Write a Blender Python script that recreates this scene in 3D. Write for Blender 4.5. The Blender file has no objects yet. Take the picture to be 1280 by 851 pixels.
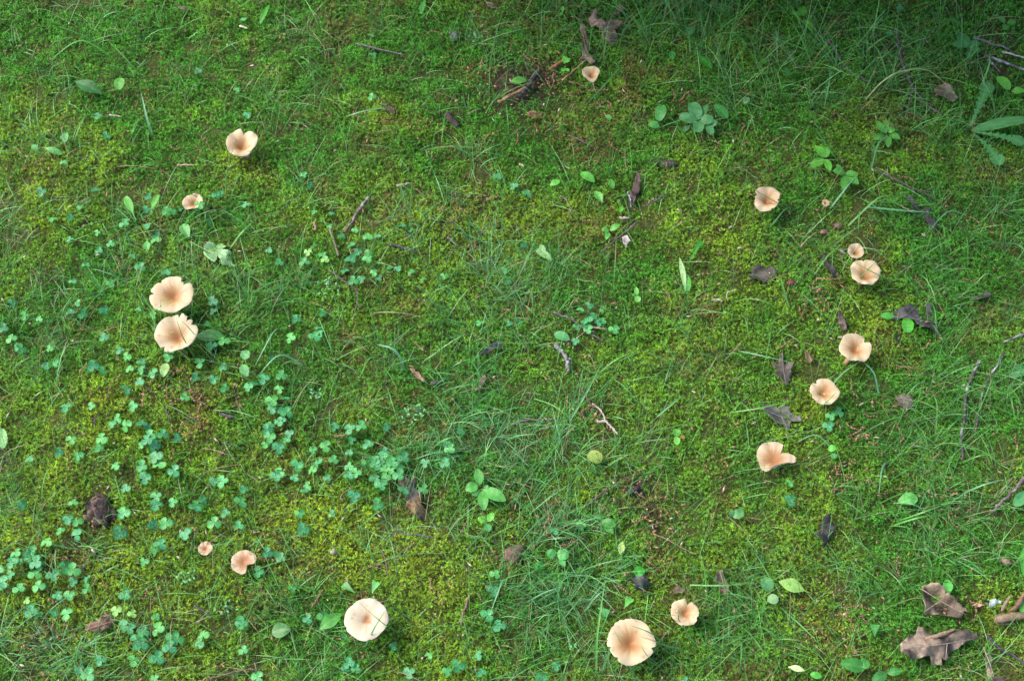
import bpy, math, random
import numpy as np
from mathutils import Vector, Matrix
from mathutils.geometry import delaunay_2d_cdt

random.seed(7)
rng = np.random.default_rng(11)
R = math.radians
scene = bpy.context.scene
COL = scene.collection

# ------------------------------------------------------------------ camera
PITCH, DIST, HFOV = R(62.0), 1.75, R(40.0)
FPX = 640.0 / math.tan(HFOV / 2)              # focal length in pixels of the 1280 wide photograph
CAM = np.array([0.0, -DIST * math.cos(PITCH), DIST * math.sin(PITCH)])
cam_data = bpy.data.cameras.new('camera')
cam_data.sensor_width = 36.0
cam_data.lens = 18.0 / math.tan(HFOV / 2)
cam_data.clip_start, cam_data.clip_end = 0.05, 500.0
cam = bpy.data.objects.new('camera', cam_data)
cam.location = CAM
cam.rotation_euler = (R(90) - PITCH, 0, 0)
COL.objects.link(cam)
scene.camera = cam

# ------------------------------------------------------------------ sky, sun, exposure
SUN_EL, SUN_ROT = R(48), R(290)
world = bpy.data.worlds.new('World')
scene.world = world
world.use_nodes = True
wn = world.node_tree
wn.nodes.clear()
sky = wn.nodes.new('ShaderNodeTexSky')
sky.sky_type = 'NISHITA'
sky.sun_disc = False
sky.sun_elevation, sky.sun_rotation = SUN_EL, SUN_ROT
sky.air_density, sky.dust_density, sky.ozone_density = 1.0, 4.0, 1.0
bg = wn.nodes.new('ShaderNodeBackground')
bg.inputs['Strength'].default_value = 0.145
wo = wn.nodes.new('ShaderNodeOutputWorld')
wn.links.new(sky.outputs[0], bg.inputs[0])
wn.links.new(bg.outputs[0], wo.inputs[0])
sun_data = bpy.data.lights.new('sun', 'SUN')
sun_data.energy = 1.15
sun_data.angle = R(36)
sun_data.color = (1.0, 0.985, 0.955)
sun = bpy.data.objects.new('sun', sun_data)
sd = Vector((math.sin(SUN_ROT) * math.cos(SUN_EL), math.cos(SUN_ROT) * math.cos(SUN_EL), math.sin(SUN_EL)))
sun.rotation_euler = sd.to_track_quat('Z', 'Y').to_euler()
sun.location = sd * 5
COL.objects.link(sun)
vs = scene.view_settings
vs.view_transform, vs.look, vs.gamma, vs.exposure = 'Standard', 'None', 1.0, 1.45
vs.use_curve_mapping = False
scene.cycles.max_bounces = 6
scene.cycles.diffuse_bounces = 3
scene.cycles.transmission_bounces = 4

# ------------------------------------------------------------------ numeric helpers
def _hash(ix, iy, seed):
    h = (ix.astype(np.int64) * 374761393 + iy.astype(np.int64) * 668265263 + seed * 974711) & 0x7fffffff
    h = ((h ^ (h >> 13)) * 1274126177) & 0x7fffffff
    h = h ^ (h >> 16)
    return (h & 0xffff) / 65535.0

def noise(x, y, f, seed=0):
    x = np.asarray(x, float) * f + 100.0; y = np.asarray(y, float) * f + 100.0
    ix, iy = np.floor(x), np.floor(y)
    fx, fy = x - ix, y - iy
    fx = fx * fx * (3 - 2 * fx); fy = fy * fy * (3 - 2 * fy)
    a, b = _hash(ix, iy, seed), _hash(ix + 1, iy, seed)
    c, d = _hash(ix, iy + 1, seed), _hash(ix + 1, iy + 1, seed)
    return (a * (1 - fx) + b * fx) * (1 - fy) + (c * (1 - fx) + d * fx) * fy

def hgt(x, y):
    x = np.asarray(x, float); y = np.asarray(y, float)
    fade = 1.0 / (1.0 + np.maximum(0, np.hypot(x, y) - 1.5) ** 2)
    return fade * (0.016 * (noise(x, y, 4.5, 1) - .5) + 0.008 * (noise(x, y, 13, 2) - .5) + 0.003 * (noise(x, y, 40, 3) - .5))

SP, CP = math.sin(PITCH), math.cos(PITCH)
def P(u, v, z=0.0):
    """the point z metres above the lawn that lies under photograph pixel (u, v)"""
    dx, dv = (u - 640.0) / FPX, (425.5 - v) / FPX
    d = np.array([dx, CP + dv * SP, -SP + dv * CP])
    zz = z
    for _ in range(4):
        t = (zz - CAM[2]) / d[2]
        p = CAM + d * t
        zz = float(hgt(p[0], p[1])) + z
    t = (zz - CAM[2]) / d[2]
    return CAM + d * t

def project(x, y, z=0.0):
    rx, ry, rz = x - CAM[0], y - CAM[1], z - CAM[2]
    f = ry * CP - rz * SP
    up = ry * SP + rz * CP
    return 640 + FPX * rx / f, 425.5 - FPX * up / f

def mpp(u, v):
    """metres of lawn that one photograph pixel covers across, here"""
    a, b = P(u - 5, v), P(u + 5, v)
    return np.linalg.norm(b - a) / 10

def blobs(u, v, lst):
    s = np.zeros_like(np.asarray(u, float))
    for (a, b, r, k) in lst:
        s += k * np.exp(-((u - a) ** 2 + (v - b) ** 2) / (r * r))
    return s

# ------------------------------------------------------------------ materials
def new_mat(name):
    m = bpy.data.materials.new(name)
    m.use_nodes = True
    m.node_tree.nodes.clear()
    return m, m.node_tree

def leafy(name, trans=0.3, rough=0.45, spec=0.4, noise_scale=300.0, noise_amt=0.25, bump=0.0, bump_scale=800.0):
    """thin plant tissue: vertex colour broken up by noise, some light passing through"""
    m, nt = new_mat(name)
    N = nt.nodes
    at = N.new('ShaderNodeAttribute'); at.attribute_name = 'Col'
    tc = N.new('ShaderNodeTexCoord')
    nz = N.new('ShaderNodeTexNoise'); nz.inputs['Scale'].default_value = noise_scale; nz.inputs['Detail'].default_value = 3
    nt.links.new(tc.outputs['Object'], nz.inputs['Vector'])
    mr = N.new('ShaderNodeMapRange')
    mr.inputs['From Min'].default_value, mr.inputs['From Max'].default_value = 0.25, 0.75
    mr.inputs['To Min'].default_value, mr.inputs['To Max'].default_value = 1 - noise_amt, 1 + noise_amt
    nt.links.new(nz.outputs[0], mr.inputs['Value'])
    mul = N.new('ShaderNodeVectorMath'); mul.operation = 'SCALE'
    nt.links.new(at.outputs['Color'], mul.inputs[0]); nt.links.new(mr.outputs[0], mul.inputs['Scale'])
    pb = N.new('ShaderNodeBsdfPrincipled')
    pb.inputs['Roughness'].default_value = rough
    pb.inputs['Specular IOR Level'].default_value = spec
    nt.links.new(mul.outputs[0], pb.inputs['Base Color'])
    out = N.new('ShaderNodeOutputMaterial')
    if bump > 0:
        bn = N.new('ShaderNodeTexNoise'); bn.inputs['Scale'].default_value = bump_scale; bn.inputs['Detail'].default_value = 4
        nt.links.new(tc.outputs['Object'], bn.inputs['Vector'])
        bp = N.new('ShaderNodeBump'); bp.inputs['Strength'].default_value = bump; bp.inputs['Distance'].default_value = 0.001
        nt.links.new(bn.outputs[0], bp.inputs['Height'])
        nt.links.new(bp.outputs[0], pb.inputs['Normal'])
    if trans > 0:
        tr = N.new('ShaderNodeBsdfTranslucent')
        nt.links.new(mul.outputs[0], tr.inputs['Color'])
        mx = N.new('ShaderNodeMixShader'); mx.inputs[0].default_value = trans
        nt.links.new(pb.outputs[0], mx.inputs[1]); nt.links.new(tr.outputs[0], mx.inputs[2])
        nt.links.new(mx.outputs[0], out.inputs[0])
    else:
        nt.links.new(pb.outputs[0], out.inputs[0])
    return m

M_MOSS = leafy('moss', 0.38, 0.6, 0.25, 60, 0.15)
M_GRASS = leafy('grass_blade', 0.35, 0.38, 0.5, 120, 0.2)
M_LEAF = leafy('green_leaf', 0.25, 0.45, 0.3, 500, 0.18, 0.25, 900)
M_DEAD = leafy('dead_leaf', 0.08, 0.6, 0.3, 260, 0.4, 0.5, 700)
M_BARK = leafy('bark', 0.0, 0.75, 0.25, 420, 0.5, 0.9, 900)
M_CAP = leafy('mushroom_flesh', 0.06, 0.5, 0.3, 700, 0.05, 0.12, 1600)
M_LITTER = leafy('litter', 0.05, 0.8, 0.15, 400, 0.3)

def soil_mat():
    m, nt = new_mat('soil')
    N = nt.nodes
    tc = N.new('ShaderNodeTexCoord')
    n1 = N.new('ShaderNodeTexNoise'); n1.inputs['Scale'].default_value = 120; n1.inputs['Detail'].default_value = 6
    nt.links.new(tc.outputs['Object'], n1.inputs['Vector'])
    cr = N.new('ShaderNodeValToRGB')
    cr.color_ramp.elements[0].position, cr.color_ramp.elements[0].color = 0.3, (0.012, 0.009, 0.006, 1)
    cr.color_ramp.elements[1].position, cr.color_ramp.elements[1].color = 0.75, (0.085, 0.058, 0.038, 1)
    nt.links.new(n1.outputs[0], cr.inputs[0])
    at = N.new('ShaderNodeAttribute'); at.attribute_name = 'green'
    n2 = N.new('ShaderNodeTexNoise'); n2.inputs['Scale'].default_value = 260; n2.inputs['Detail'].default_value = 8
    nt.links.new(tc.outputs['Object'], n2.inputs['Vector'])
    cg = N.new('ShaderNodeValToRGB')
    cg.color_ramp.elements[0].position, cg.color_ramp.elements[0].color = 0.3, (0.010, 0.018, 0.004, 1)
    cg.color_ramp.elements[1].position, cg.color_ramp.elements[1].color = 0.7, (0.075, 0.100, 0.014, 1)
    nt.links.new(n2.outputs[0], cg.inputs[0])
    mx = N.new('ShaderNodeMix'); mx.data_type = 'RGBA'
    nt.links.new(at.outputs['Fac'], mx.inputs['Factor'])
    nt.links.new(cr.outputs[0], mx.inputs['A']); nt.links.new(cg.outputs[0], mx.inputs['B'])
    pb = N.new('ShaderNodeBsdfPrincipled'); pb.inputs['Roughness'].default_value = 0.9
    pb.inputs['Specular IOR Level'].default_value = 0.2
    af = N.new('ShaderNodeAttribute'); af.attribute_name = 'far'
    n3 = N.new('ShaderNodeTexNoise'); n3.inputs['Scale'].default_value = 45; n3.inputs['Detail'].default_value = 10
    nt.links.new(tc.outputs['Object'], n3.inputs['Vector'])
    cf = N.new('ShaderNodeValToRGB')
    cf.color_ramp.elements[0].position, cf.color_ramp.elements[0].color = 0.35, (0.020, 0.075, 0.012, 1)
    cf.color_ramp.elements[1].position, cf.color_ramp.elements[1].color = 0.65, (0.100, 0.190, 0.018, 1)
    nt.links.new(n3.outputs[0], cf.inputs[0])
    m2 = N.new('ShaderNodeMix'); m2.data_type = 'RGBA'
    nt.links.new(af.outputs['Fac'], m2.inputs['Factor'])
    nt.links.new(mx.outputs['Result'], m2.inputs['A']); nt.links.new(cf.outputs[0], m2.inputs['B'])
    nt.links.new(m2.outputs['Result'], pb.inputs['Base Color'])
    bp = N.new('ShaderNodeBump'); bp.inputs['Strength'].default_value = 0.8; bp.inputs['Distance'].default_value = 0.004
    nt.links.new(n1.outputs[0], bp.inputs['Height']); nt.links.new(bp.outputs[0], pb.inputs['Normal'])
    out = N.new('ShaderNodeOutputMaterial'); nt.links.new(pb.outputs[0], out.inputs[0])
    return m
M_SOIL = soil_mat()

# ------------------------------------------------------------------ mesh helpers
def mesh_from(name, verts, faces, cols, mat, smooth=True):
    """verts (n,3), faces list of index tuples or (m,k) array, cols (n,3)"""
    me = bpy.data.meshes.new(name)
    verts = np.asarray(verts, np.float32)
    if isinstance(faces, np.ndarray):
        k = faces.shape[1]; nf = faces.shape[0]
        me.vertices.add(len(verts)); me.vertices.foreach_set('co', verts.ravel())
        me.loops.add(nf * k); me.loops.foreach_set('vertex_index', faces.astype(np.int32).ravel())
        me.polygons.add(nf)
        me.polygons.foreach_set('loop_start', np.arange(0, nf * k, k, dtype=np.int32))
        me.polygons.foreach_set('loop_total', np.full(nf, k, np.int32))
        me.update(calc_edges=True)
    else:
        me.from_pydata(verts.tolist(), [], faces)
    if cols is not None:
        a = me.attributes.new('Col', 'FLOAT_COLOR', 'POINT')
        c = np.ones((len(verts), 4), np.float32); c[:, :3] = np.clip(np.asarray(cols, np.float32).reshape(-1, 3), 0, 1)
        a.data.foreach_set('color', c.ravel())
    if smooth:
        me.polygons.foreach_set('use_smooth', np.ones(len(me.polygons), bool))
    me.materials.append(mat)
    return me

def link(name, me, parent=None, loc=None):
    o = bpy.data.objects.new(name, me)
    COL.objects.link(o)
    if loc is not None: o.location = loc
    if parent is not None: o.parent = parent
    return o

REC = []       # (object, u, v, kind phrase) waiting for a label that singles it out
def tag(o, label, cat, group=None):
    o['label'] = label; o['category'] = cat
    if group: o['group'] = group
    return o
def later(o, u, v, phrase, cat, group):
    o['category'] = cat; o['group'] = group
    REC.append((o, u, v, phrase))
    return o

def thing(name, loc):
    o = bpy.data.objects.new(name, None)
    o.empty_display_size = 0.01
    o.location = loc
    COL.objects.link(o)
    return o

class Geo:
    def __init__(self): self.v, self.f, self.c, self.n = [], [], [], 0
    def add(self, v, f, c):
        v = np.asarray(v, float)
        self.v.append(v); self.f += [tuple(int(i) + self.n for i in q) for q in f]
        c = np.asarray(c, float)
        if c.ndim == 1: c = np.tile(c, (len(v), 1))
        self.c.append(c); self.n += len(v)
        return self
    def obj(self, name, mat, parent=None, origin=None, smooth=True, at=None):
        v = np.concatenate(self.v)
        if origin is not None: v = v - np.asarray(origin)
        o = link(name, mesh_from(name, v, self.f, np.concatenate(self.c), mat, smooth), parent)
        if parent is None and origin is not None: o.location = origin
        if at is not None: o.location = at
        return o

def unit(a):
    return a / (np.linalg.norm(a, axis=-1, keepdims=True) + 1e-12)

def smooth_path(pts, n):
    pts = np.asarray(pts, float)
    if len(pts) == 2:
        t = np.linspace(0, 1, n)[:, None]
        return pts[0] * (1 - t) + pts[1] * t
    q = np.vstack([2 * pts[0] - pts[1], pts, 2 * pts[-1] - pts[-2]])
    seg = np.linalg.norm(np.diff(pts, axis=0), axis=1); cum = np.concatenate([[0], np.cumsum(seg)])
    out = []
    for s in np.linspace(0, cum[-1], n):
        i = min(int(np.searchsorted(cum, s, 'right') - 1), len(seg) - 1)
        t = (s - cum[i]) / max(seg[i], 1e-9)
        p0, p1, p2, p3 = q[i], q[i + 1], q[i + 2], q[i + 3]
        out.append(.5 * (2 * p1 + (p2 - p0) * t + (2 * p0 - 5 * p1 + 4 * p2 - p3) * t * t + (3 * p1 - p0 - 3 * p2 + p3) * t ** 3))
    return np.array(out)

def tube(path, radii, sides=7, rough=0.0, seed=0):
    path = np.asarray(path); n = len(path)
    radii = np.asarray(radii)
    tan = unit(np.gradient(path, axis=0))
    ref = np.array([0, 0, 1.0]) if abs(tan[0][2]) < .9 else np.array([1.0, 0, 0])
    a = unit(np.cross(tan, ref)); b = np.cross(tan, a)
    rs = np.random.default_rng(seed)
    th = np.arange(sides) * 2 * math.pi / sides
    v = []
    for i in range(n):
        rr = radii[i] * (1 + rough * rs.uniform(-1, 1, sides))
        v.append(path[i] + (np.cos(th) * rr)[:, None] * a[i] + (np.sin(th) * rr)[:, None] * b[i])
    v = np.concatenate(v)
    f = []
    for i in range(n - 1):
        for j in range(sides):
            k = (j + 1) % sides
            f.append((i * sides + j, i * sides + k, (i + 1) * sides + k, (i + 1) * sides + j))
    f.append(tuple(range(sides))[::-1]); f.append(tuple((n - 1) * sides + j for j in range(sides)))
    return v, f

# ------------------------------------------------------------------ maps of the lawn, in photograph pixels
YELLOW = [(30, 690, 60, .9), (250, 545, 60, .8), (400, 640, 70, .8), (450, 655, 60, .5), (330, 590, 60, .6), (310, 230, 45, .8), (480, 150, 70, .45),
          (60, 260, 55, .7), (150, 500, 60, .5), (270, 475, 60, .8), (900, 320, 80, .6), (830, 690, 90, .6), (470, 700, 80, .5), (860, 590, 80, .55),
          (980, 570, 60, .4), (1180, 545, 40, .6), (1250, 740, 50, .7), (750, 500, 60, .4), (470, 380, 70, .7), (690, 460, 60, .5), (1250, 590, 40, .5),
          (120, 730, 60, .5), (560, 800, 70, .5), (1120, 320, 70, .3), (960, 700, 60, .4), (600, 280, 60, .35), (90, 540, 60, .5), (240, 700, 60, .4), (1050, 430, 60, .3)]
BARE = [(655, 115, 30, .8), (690, 95, 24, .8), (8, 572, 16, 1.1), (795, 612, 20, 1.1), (820, 645, 22, .7), (122, 640, 20, 1.0), (10, 690, 14, .5), (295, 838, 24, .7), (370, 45, 30, .6),
        (800, 155, 16, .6), (630, 100, 30, .8), (520, 95, 25, .4), (600, 250, 18, .6), (690, 665, 20, .9), (520, 625, 22, .8), (100, 690, 20, .6), (55, 800, 40, .5), (1240, 60, 40, .5),
        (1100, 70, 40, .4), (1170, 120, 24, .6), (860, 350, 20, .3), (200, 480, 24, .3), (590, 300, 18, .5), (760, 545, 15, .4), (1235, 640, 20, .5), (735, 25, 30, .6), (1215, 745, 30, .3)]
BROWN = [(690, 190, 90, .5), (640, 60, 120, .3), (800, 240, 60, .4), (530, 190, 60, .25), (205, 480, 40, .5), (590, 260, 50, .6), (40, 330, 60, .3), (1000, 590, 40, .3), (240, 535, 25, .5),
         (830, 640, 40, .6), (560, 380, 60, .3), (55, 800, 60, .5), (1120, 590, 60, .3), (750, 520, 40, .4), (300, 660, 40, .3), (1000, 230, 60, .2), (930, 470, 50, .25)]

# ------------------------------------------------------------------ the ground
def build_ground():
    xs = np.concatenate([-np.geomspace(60, 1.5, 14), np.linspace(-1.3, 1.3, 200), np.geomspace(1.5, 60, 14)])
    ys = np.concatenate([-np.geomspace(60, 1.2, 14), np.linspace(-.95, 1.1, 160), np.geomspace(1.3, 60, 14)])
    X, Y = np.meshgrid(xs, ys)
    Z = hgt(X, Y)
    v = np.stack([X, Y, Z], -1).reshape(-1, 3)
    nx, ny = len(xs), len(ys)
    i, j = np.meshgrid(np.arange(nx - 1), np.arange(ny - 1))
    b = (j * nx + i).ravel()
    f = np.stack([b, b + 1, b + nx + 1, b + nx], 1)
    me = mesh_from('ground', v, f, None, M_SOIL)
    U_, V_ = project(X, Y)
    near = np.clip((np.maximum(np.abs(X) - .9, np.maximum(Y - .6, -.5 - Y))) / .15, 0, 1)
    g = np.maximum(near, np.clip(.75 - blobs(U_, V_, BARE), 0, 1)).ravel()
    a = me.attributes.new('green', 'FLOAT', 'POINT'); a.data.foreach_set('value', g.astype(np.float32))
    af = me.attributes.new('far', 'FLOAT', 'POINT'); af.data.foreach_set('value', near.ravel().astype(np.float32))
    o = link('ground', me)
    o['kind'] = 'structure'; o['label'] = 'dark brown soil under the moss and grass'
build_ground()

def in_frame(u, v, m):
    return (u > -m) & (u < 1280 + m) & (v > -m) & (v < 851 + m)

def build_moss():
    n0 = 640000
    x = rng.uniform(-1.05, 1.05, n0); y = rng.uniform(-.60, .74, n0)
    u, v = project(x, y)
    keep = np.where(in_frame(u, v, 40), .70, .15)
    bare = blobs(u, v, BARE) + .9 * np.clip(noise(x, y, 34, 9) - .78, 0, 1) * 3
    keep *= np.clip(1.12 - bare, .04, 1)
    k = rng.uniform(0, 1, n0) < keep
    x, y, u, v = x[k], y[k], u[k], v[k]
    n = len(x)
    tuft = noise(x, y, 60, 4)
    z = hgt(x, y) + (.010 * (tuft - .35) + .007 * (noise(x, y, 22, 15) - .4)) * np.clip(1 - blobs(u, v, BARE), 0, 1)
    yel = np.clip(blobs(u, v, YELLOW) * .55 + (noise(x, y, 11, 5) - .5) * 1.0 + (noise(x, y, 38, 6) - .5) * .5 + .19 - .34 * np.clip((330 - v) / 330, 0, 1) - .12 * np.clip((u - 850) / 300, 0, 1), 0, 1)
    brn = np.clip(blobs(u, v, BROWN) * .38 + (noise(x, y, 24, 7) - .66) * 1.7 + .04, 0, .85)
    brn = np.where(rng.uniform(0, 1, n) < brn, 1.0, 0.0) * rng.uniform(.4, 1, n)
    C_G, C_Y, C_B = np.array([.100, .350, .040]), np.array([.370, .510, .042]), np.array([.340, .200, .090])
    col = C_G + (C_Y - C_G) * yel[:, None]
    col = col + (C_B - col) * brn[:, None]
    col *= rng.uniform(.45, 1.55, n)[:, None] * (.7 + .6 * noise(x, y, 90, 14))[:, None]
    az = rng.uniform(0, 2 * math.pi, n) ; el = np.radians(rng.uniform(5, 72, n))
    big = np.where(in_frame(u, v, 40), 1.0, 2.0)
    L = rng.uniform(.0045, .0095, n) * (.8 + .4 * tuft)
    ax = np.stack([np.cos(az) * np.cos(el), np.sin(az) * np.cos(el), np.sin(el)], 1)
    side = unit(np.cross(ax, np.array([0, 0, 1.0])))
    upv = np.cross(side, ax)
    base = np.stack([x, y, z], 1)
    roll = rng.uniform(0, 2 * math.pi, n)
    V, C = [], []
    K = 7
    for i in range(K):
        t = .12 + .88 * i / (K - 1)
        a = base + ax * (L * t)[:, None] - np.array([0, 0, 1.0]) * (.25 * L * t * t)[:, None]
        ang = roll + i * 2.399
        perp = side * np.cos(ang)[:, None] + upv * np.sin(ang)[:, None]
        if i == K - 1:
            d = unit(ax + perp * .2)
        else:
            d = unit(ax * .75 + perp * .9)
        s = unit(np.cross(d, perp if i == K - 1 else ax))
        ll = .0031 * (1.15 - .45 * t) * rng.uniform(.8, 1.25, n) * big
        w = .00044 * rng.uniform(.8, 1.3, n) * big
        V += [a - s * w[:, None], a + s * w[:, None], a + d * ll[:, None]]
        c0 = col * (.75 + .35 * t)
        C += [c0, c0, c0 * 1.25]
    V = np.stack(V, 1).reshape(-1, 3); C = np.stack(C, 1).reshape(-1, 3)
    f = np.arange(len(V)).reshape(-1, 3)
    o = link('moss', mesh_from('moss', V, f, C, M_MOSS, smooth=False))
    o['kind'] = 'stuff'; o['label'] = 'carpet of lime green feathery moss covering the ground'; o['category'] = 'moss'
    print('moss shoots', n, 'tris', len(f))
build_moss()

# ------------------------------------------------------------------ grass
def blade_arrays(base, az, e0, bend, L, w, tw, colb, colt, S=5):
    """ribbon blades: arrays of n -> verts (n, 2(S+1), 3)"""
    n = len(az)
    ds = L / S
    p = base.copy(); V, C = [], []
    for i in range(S + 1):
        t = i / S
        e = e0 - bend * t
        d = np.stack([np.cos(az) * np.cos(e), np.sin(az) * np.cos(e), np.sin(e)], 1)
        hs = np.stack([-np.sin(az), np.cos(az), np.zeros(n)], 1)
        nn = np.cross(d, hs)
        s = hs * np.cos(tw)[:, None] + nn * np.sin(tw)[:, None]
        ww = w * (1 - t ** 2.2) * (.75 + .25 * min(1, 3 * t)) * .5 + .00008
        V += [p - s * ww[:, None], p + s * ww[:, None]]
        c = colb + (colt - colb) * min(1, t * 2.2)
        C += [c, c]
        p = p + d * ds[:, None]
        g = hgt(p[:, 0], p[:, 1]) + .004
        p[:, 2] = np.maximum(p[:, 2], g)
    V = np.stack(V, 1); C = np.stack(C, 1)
    return V, C

TUFTS = [  # u, v, ru, rv, n, length mm, straw share
    (110, 85, 110, 75, 420, 55, .06), (60, 190, 60, 50, 130, 50, .05), (70, 430, 85, 50, 330, 45, .08), (140, 330, 110, 60, 330, 55, .05), (230, 420, 60, 50, 180, 50, .03),
    (30, 300, 50, 60, 160, 55, .1), (380, 35, 55, 35, 160, 60, .45), (450, 290, 85, 75, 280, 55, .08), (560, 330, 85, 85, 340, 55, .1), (640, 350, 65, 60, 300, 50, .15),
    (520, 470, 70, 60, 160, 60, .08), (600, 540, 85, 60, 300, 55, .05), (660, 600, 70, 60, 310, 55, .06), (720, 630, 50, 50, 150, 60, .06), (760, 560, 60, 40, 130, 60, .04),
    (400, 520, 60, 60, 140, 55, .08), (460, 600, 60, 40, 120, 55, .06), (60, 815, 95, 45, 480, 50, .14), (20, 640, 40, 50, 160, 55, .1), (330, 745, 55, 50, 230, 45, .05),
    (380, 805, 50, 40, 140, 50, .05), (530, 685, 28, 25, 40, 60, .05), (690, 760, 65, 65, 430, 60, .05), (745, 830, 50, 40, 160, 60, .05), (900, 800, 75, 45, 330, 50, .03),
    (1000, 800, 60, 50, 170, 50, .05), (1120, 680, 80, 60, 330, 55, .06), (1130, 605, 60, 55, 330, 60, .05), (1215, 470, 60, 85, 300, 65, .04), (1235, 270, 60, 80, 300, 65, .04),
    (1180, 360, 60, 50, 170, 60, .04), (1265, 420, 30, 40, 120, 55, .04), (830, 25, 55, 45, 300, 110, .06), (1050, 55, 110, 60, 650, 90, .06), (950, 60, 70, 60, 300, 100, .05),
    (1180, 90, 70, 50, 170, 70, .08), (900, 130, 50, 40, 90, 80, .06), (1235, 180, 40, 40, 90, 50, .05), (850, 490, 90, 60, 130, 55, .04), (870, 190, 60, 40, 40, 70, .05),
    (700, 400, 60, 50, 130, 55, .08), (280, 70, 50, 60, 110, 50, .06), (390, 200, 60, 60, 130, 55, .08), (170, 620, 90, 60, 120, 45, .08), (1010, 130, 80, 50, 180, 70, .05),
    (760, 20, 60, 40, 150, 90, .2), (580, 60, 70, 50, 90, 90, .1), (310, 310, 50, 50, 120, 50, .05), (330, 370, 50, 40, 110, 60, .05), (1040, 330, 50, 40, 80, 70, .05),
    (900, 380, 70, 40, 60, 70, .06), (1150, 190, 80, 50, 160, 70, .05), (1200, 560, 40, 60, 140, 60, .05), (640, 680, 50, 40, 150, 55, .06), (870, 720, 60, 50, 60, 60, .05),
    (720, 110, 70, 60, 60, 90, .1), (650, 30, 60, 40, 70, 100, .1), (510, 20, 60, 30, 60, 90, .1), (1160, 800, 70, 40, 70, 60, .05), (90, 660, 60, 60, 90, 50, .15)]

def build_grass():
    bu, bv, ln, st = [], [], [], []
    for (u, v, ru, rv, n, L, s) in TUFTS:
        n = int(n * .72)
        nc = max(3, n // 14)                      # blades spring from small crowns
        cu = rng.normal(u, ru * .72, nc); cv = rng.normal(v, rv * .72, nc)
        k = rng.integers(0, nc, n)
        bu += list(cu[k] + rng.normal(0, 7, n)); bv += list(cv[k] + rng.normal(0, 7, n))
        ln += list(L * rng.uniform(.38, 1.15, n)); st += list(rng.uniform(0, 1, n) < s)
    ns = 10500                                    # stray blades everywhere
    bu += list(rng.uniform(-60, 1340, ns)); bv += list(rng.uniform(-60, 910, ns))
    ln += list(np.where(rng.uniform(0, 1, ns) < .3, rng.uniform(30, 75, ns), rng.uniform(10, 34, ns))); st += list(rng.uniform(0, 1, ns) < .12)
    bu, bv, ln, st = np.array(bu), np.array(bv), np.array(ln) * .001, np.array(st)
    dx, dv = (bu - 640) / FPX, (425.5 - bv) / FPX
    t = CAM[2] / (SP - dv * CP)
    x, y = CAM[0] + dx * t, CAM[1] + (CP + dv * SP) * t
    # beyond the frame the lawn goes on, sparser
    no = 2600
    xo = rng.uniform(-1.3, 1.3, no); yo = rng.uniform(-.8, 1.0, no)
    uo, vo = project(xo, yo); ko = ~in_frame(uo, vo, 20)
    x = np.concatenate([x, xo[ko]]); y = np.concatenate([y, yo[ko]])
    ln = np.concatenate([ln, rng.uniform(.03, .08, ko.sum())]); st = np.concatenate([st, rng.uniform(0, 1, ko.sum()) < .06])
    ub, vb = project(x, y)
    clear = blobs(ub, vb, [(1108, 168, 16, 1), (1028, 198, 18, 1), (1057, 221, 18, 1), (876, 150, 24, 1), (820, 150, 16, 1), (1235, 130, 22, .9), (1245, 185, 22, .9), (1005, 24, 12, .8), (756, 34, 18, .7), (1150, 402, 26, .6),
                            (977, 520, 22, .7), (978, 462, 20, .7), (1172, 752, 26, .8), (1172, 806, 34, .8), (273, 315, 20, .8), (735, 222, 10, .8), (1134, 624, 14, .8), (390, 316, 16, .7), (608, 620, 18, .6)])
    kk = rng.uniform(0, 1, len(x)) > clear
    x, y, ln, st = x[kk], y[kk], ln[kk], st[kk]
    n = len(x)
    base = np.stack([x, y, hgt(x, y)], 1)
    flow = noise(x, y, 5, 21) * 9
    az = flow + rng.normal(0, 1.9, n)
    e0 = np.radians(rng.uniform(25, 82, n)); bend = np.radians(rng.uniform(20, 95, n))
    w = rng.uniform(.00033, .00088, n) * np.where(rng.uniform(0, 1, n) < .08, 1.7, 1)
    tw = rng.uniform(-.7, .7, n)
    g1, g2, g3 = np.array([.050, .215, .036]), np.array([.130, .350, .055]), np.array([.13, .39, .17])
    a = rng.uniform(0, 1, n)[:, None]; b = rng.uniform(0, 1, n)[:, None]
    uu_, vv_ = project(x, y)
    b = np.clip(b * .45 + blobs(uu_, vv_, [(600, 330, 90, .5), (620, 560, 110, .4), (60, 820, 90, .5), (700, 740, 80, .3), (140, 330, 90, .25)])[:, None], 0, 1)  # bluer tufts; the cool pale sheen about the centre is painted into colour
    colt = (g1 * (1 - a) + g2 * a) * (1 - b) + g3 * b
    colt *= rng.uniform(.55, 1.45, n)[:, None]
    straw = np.array([.30, .22, .12]) * rng.uniform(.6, 1.1, n)[:, None]
    colt = np.where(st[:, None], straw, colt)
    colb = colt * .6 + np.array([.11, .10, .06]) * .4
    V, C = blade_arrays(base, az, e0, bend, ln, w, tw, colb, colt)
    S2 = V.shape[1]
    one = np.array([[2 * i, 2 * i + 1, 2 * i + 3, 2 * i + 2] for i in range(S2 // 2 - 1)])
    f = (np.arange(n) * S2)[:, None, None] + one[None]
    o = link('grass', mesh_from('grass', V.reshape(-1, 3), f.reshape(-1, 4), C.reshape(-1, 3), M_GRASS))
    o['kind'] = 'stuff'; o['label'] = 'fine bluish green lawn grass in loose tufts through the moss'; o['category'] = 'grass'
    print('grass blades', n, 'tris', n * 10)
build_grass()

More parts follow.
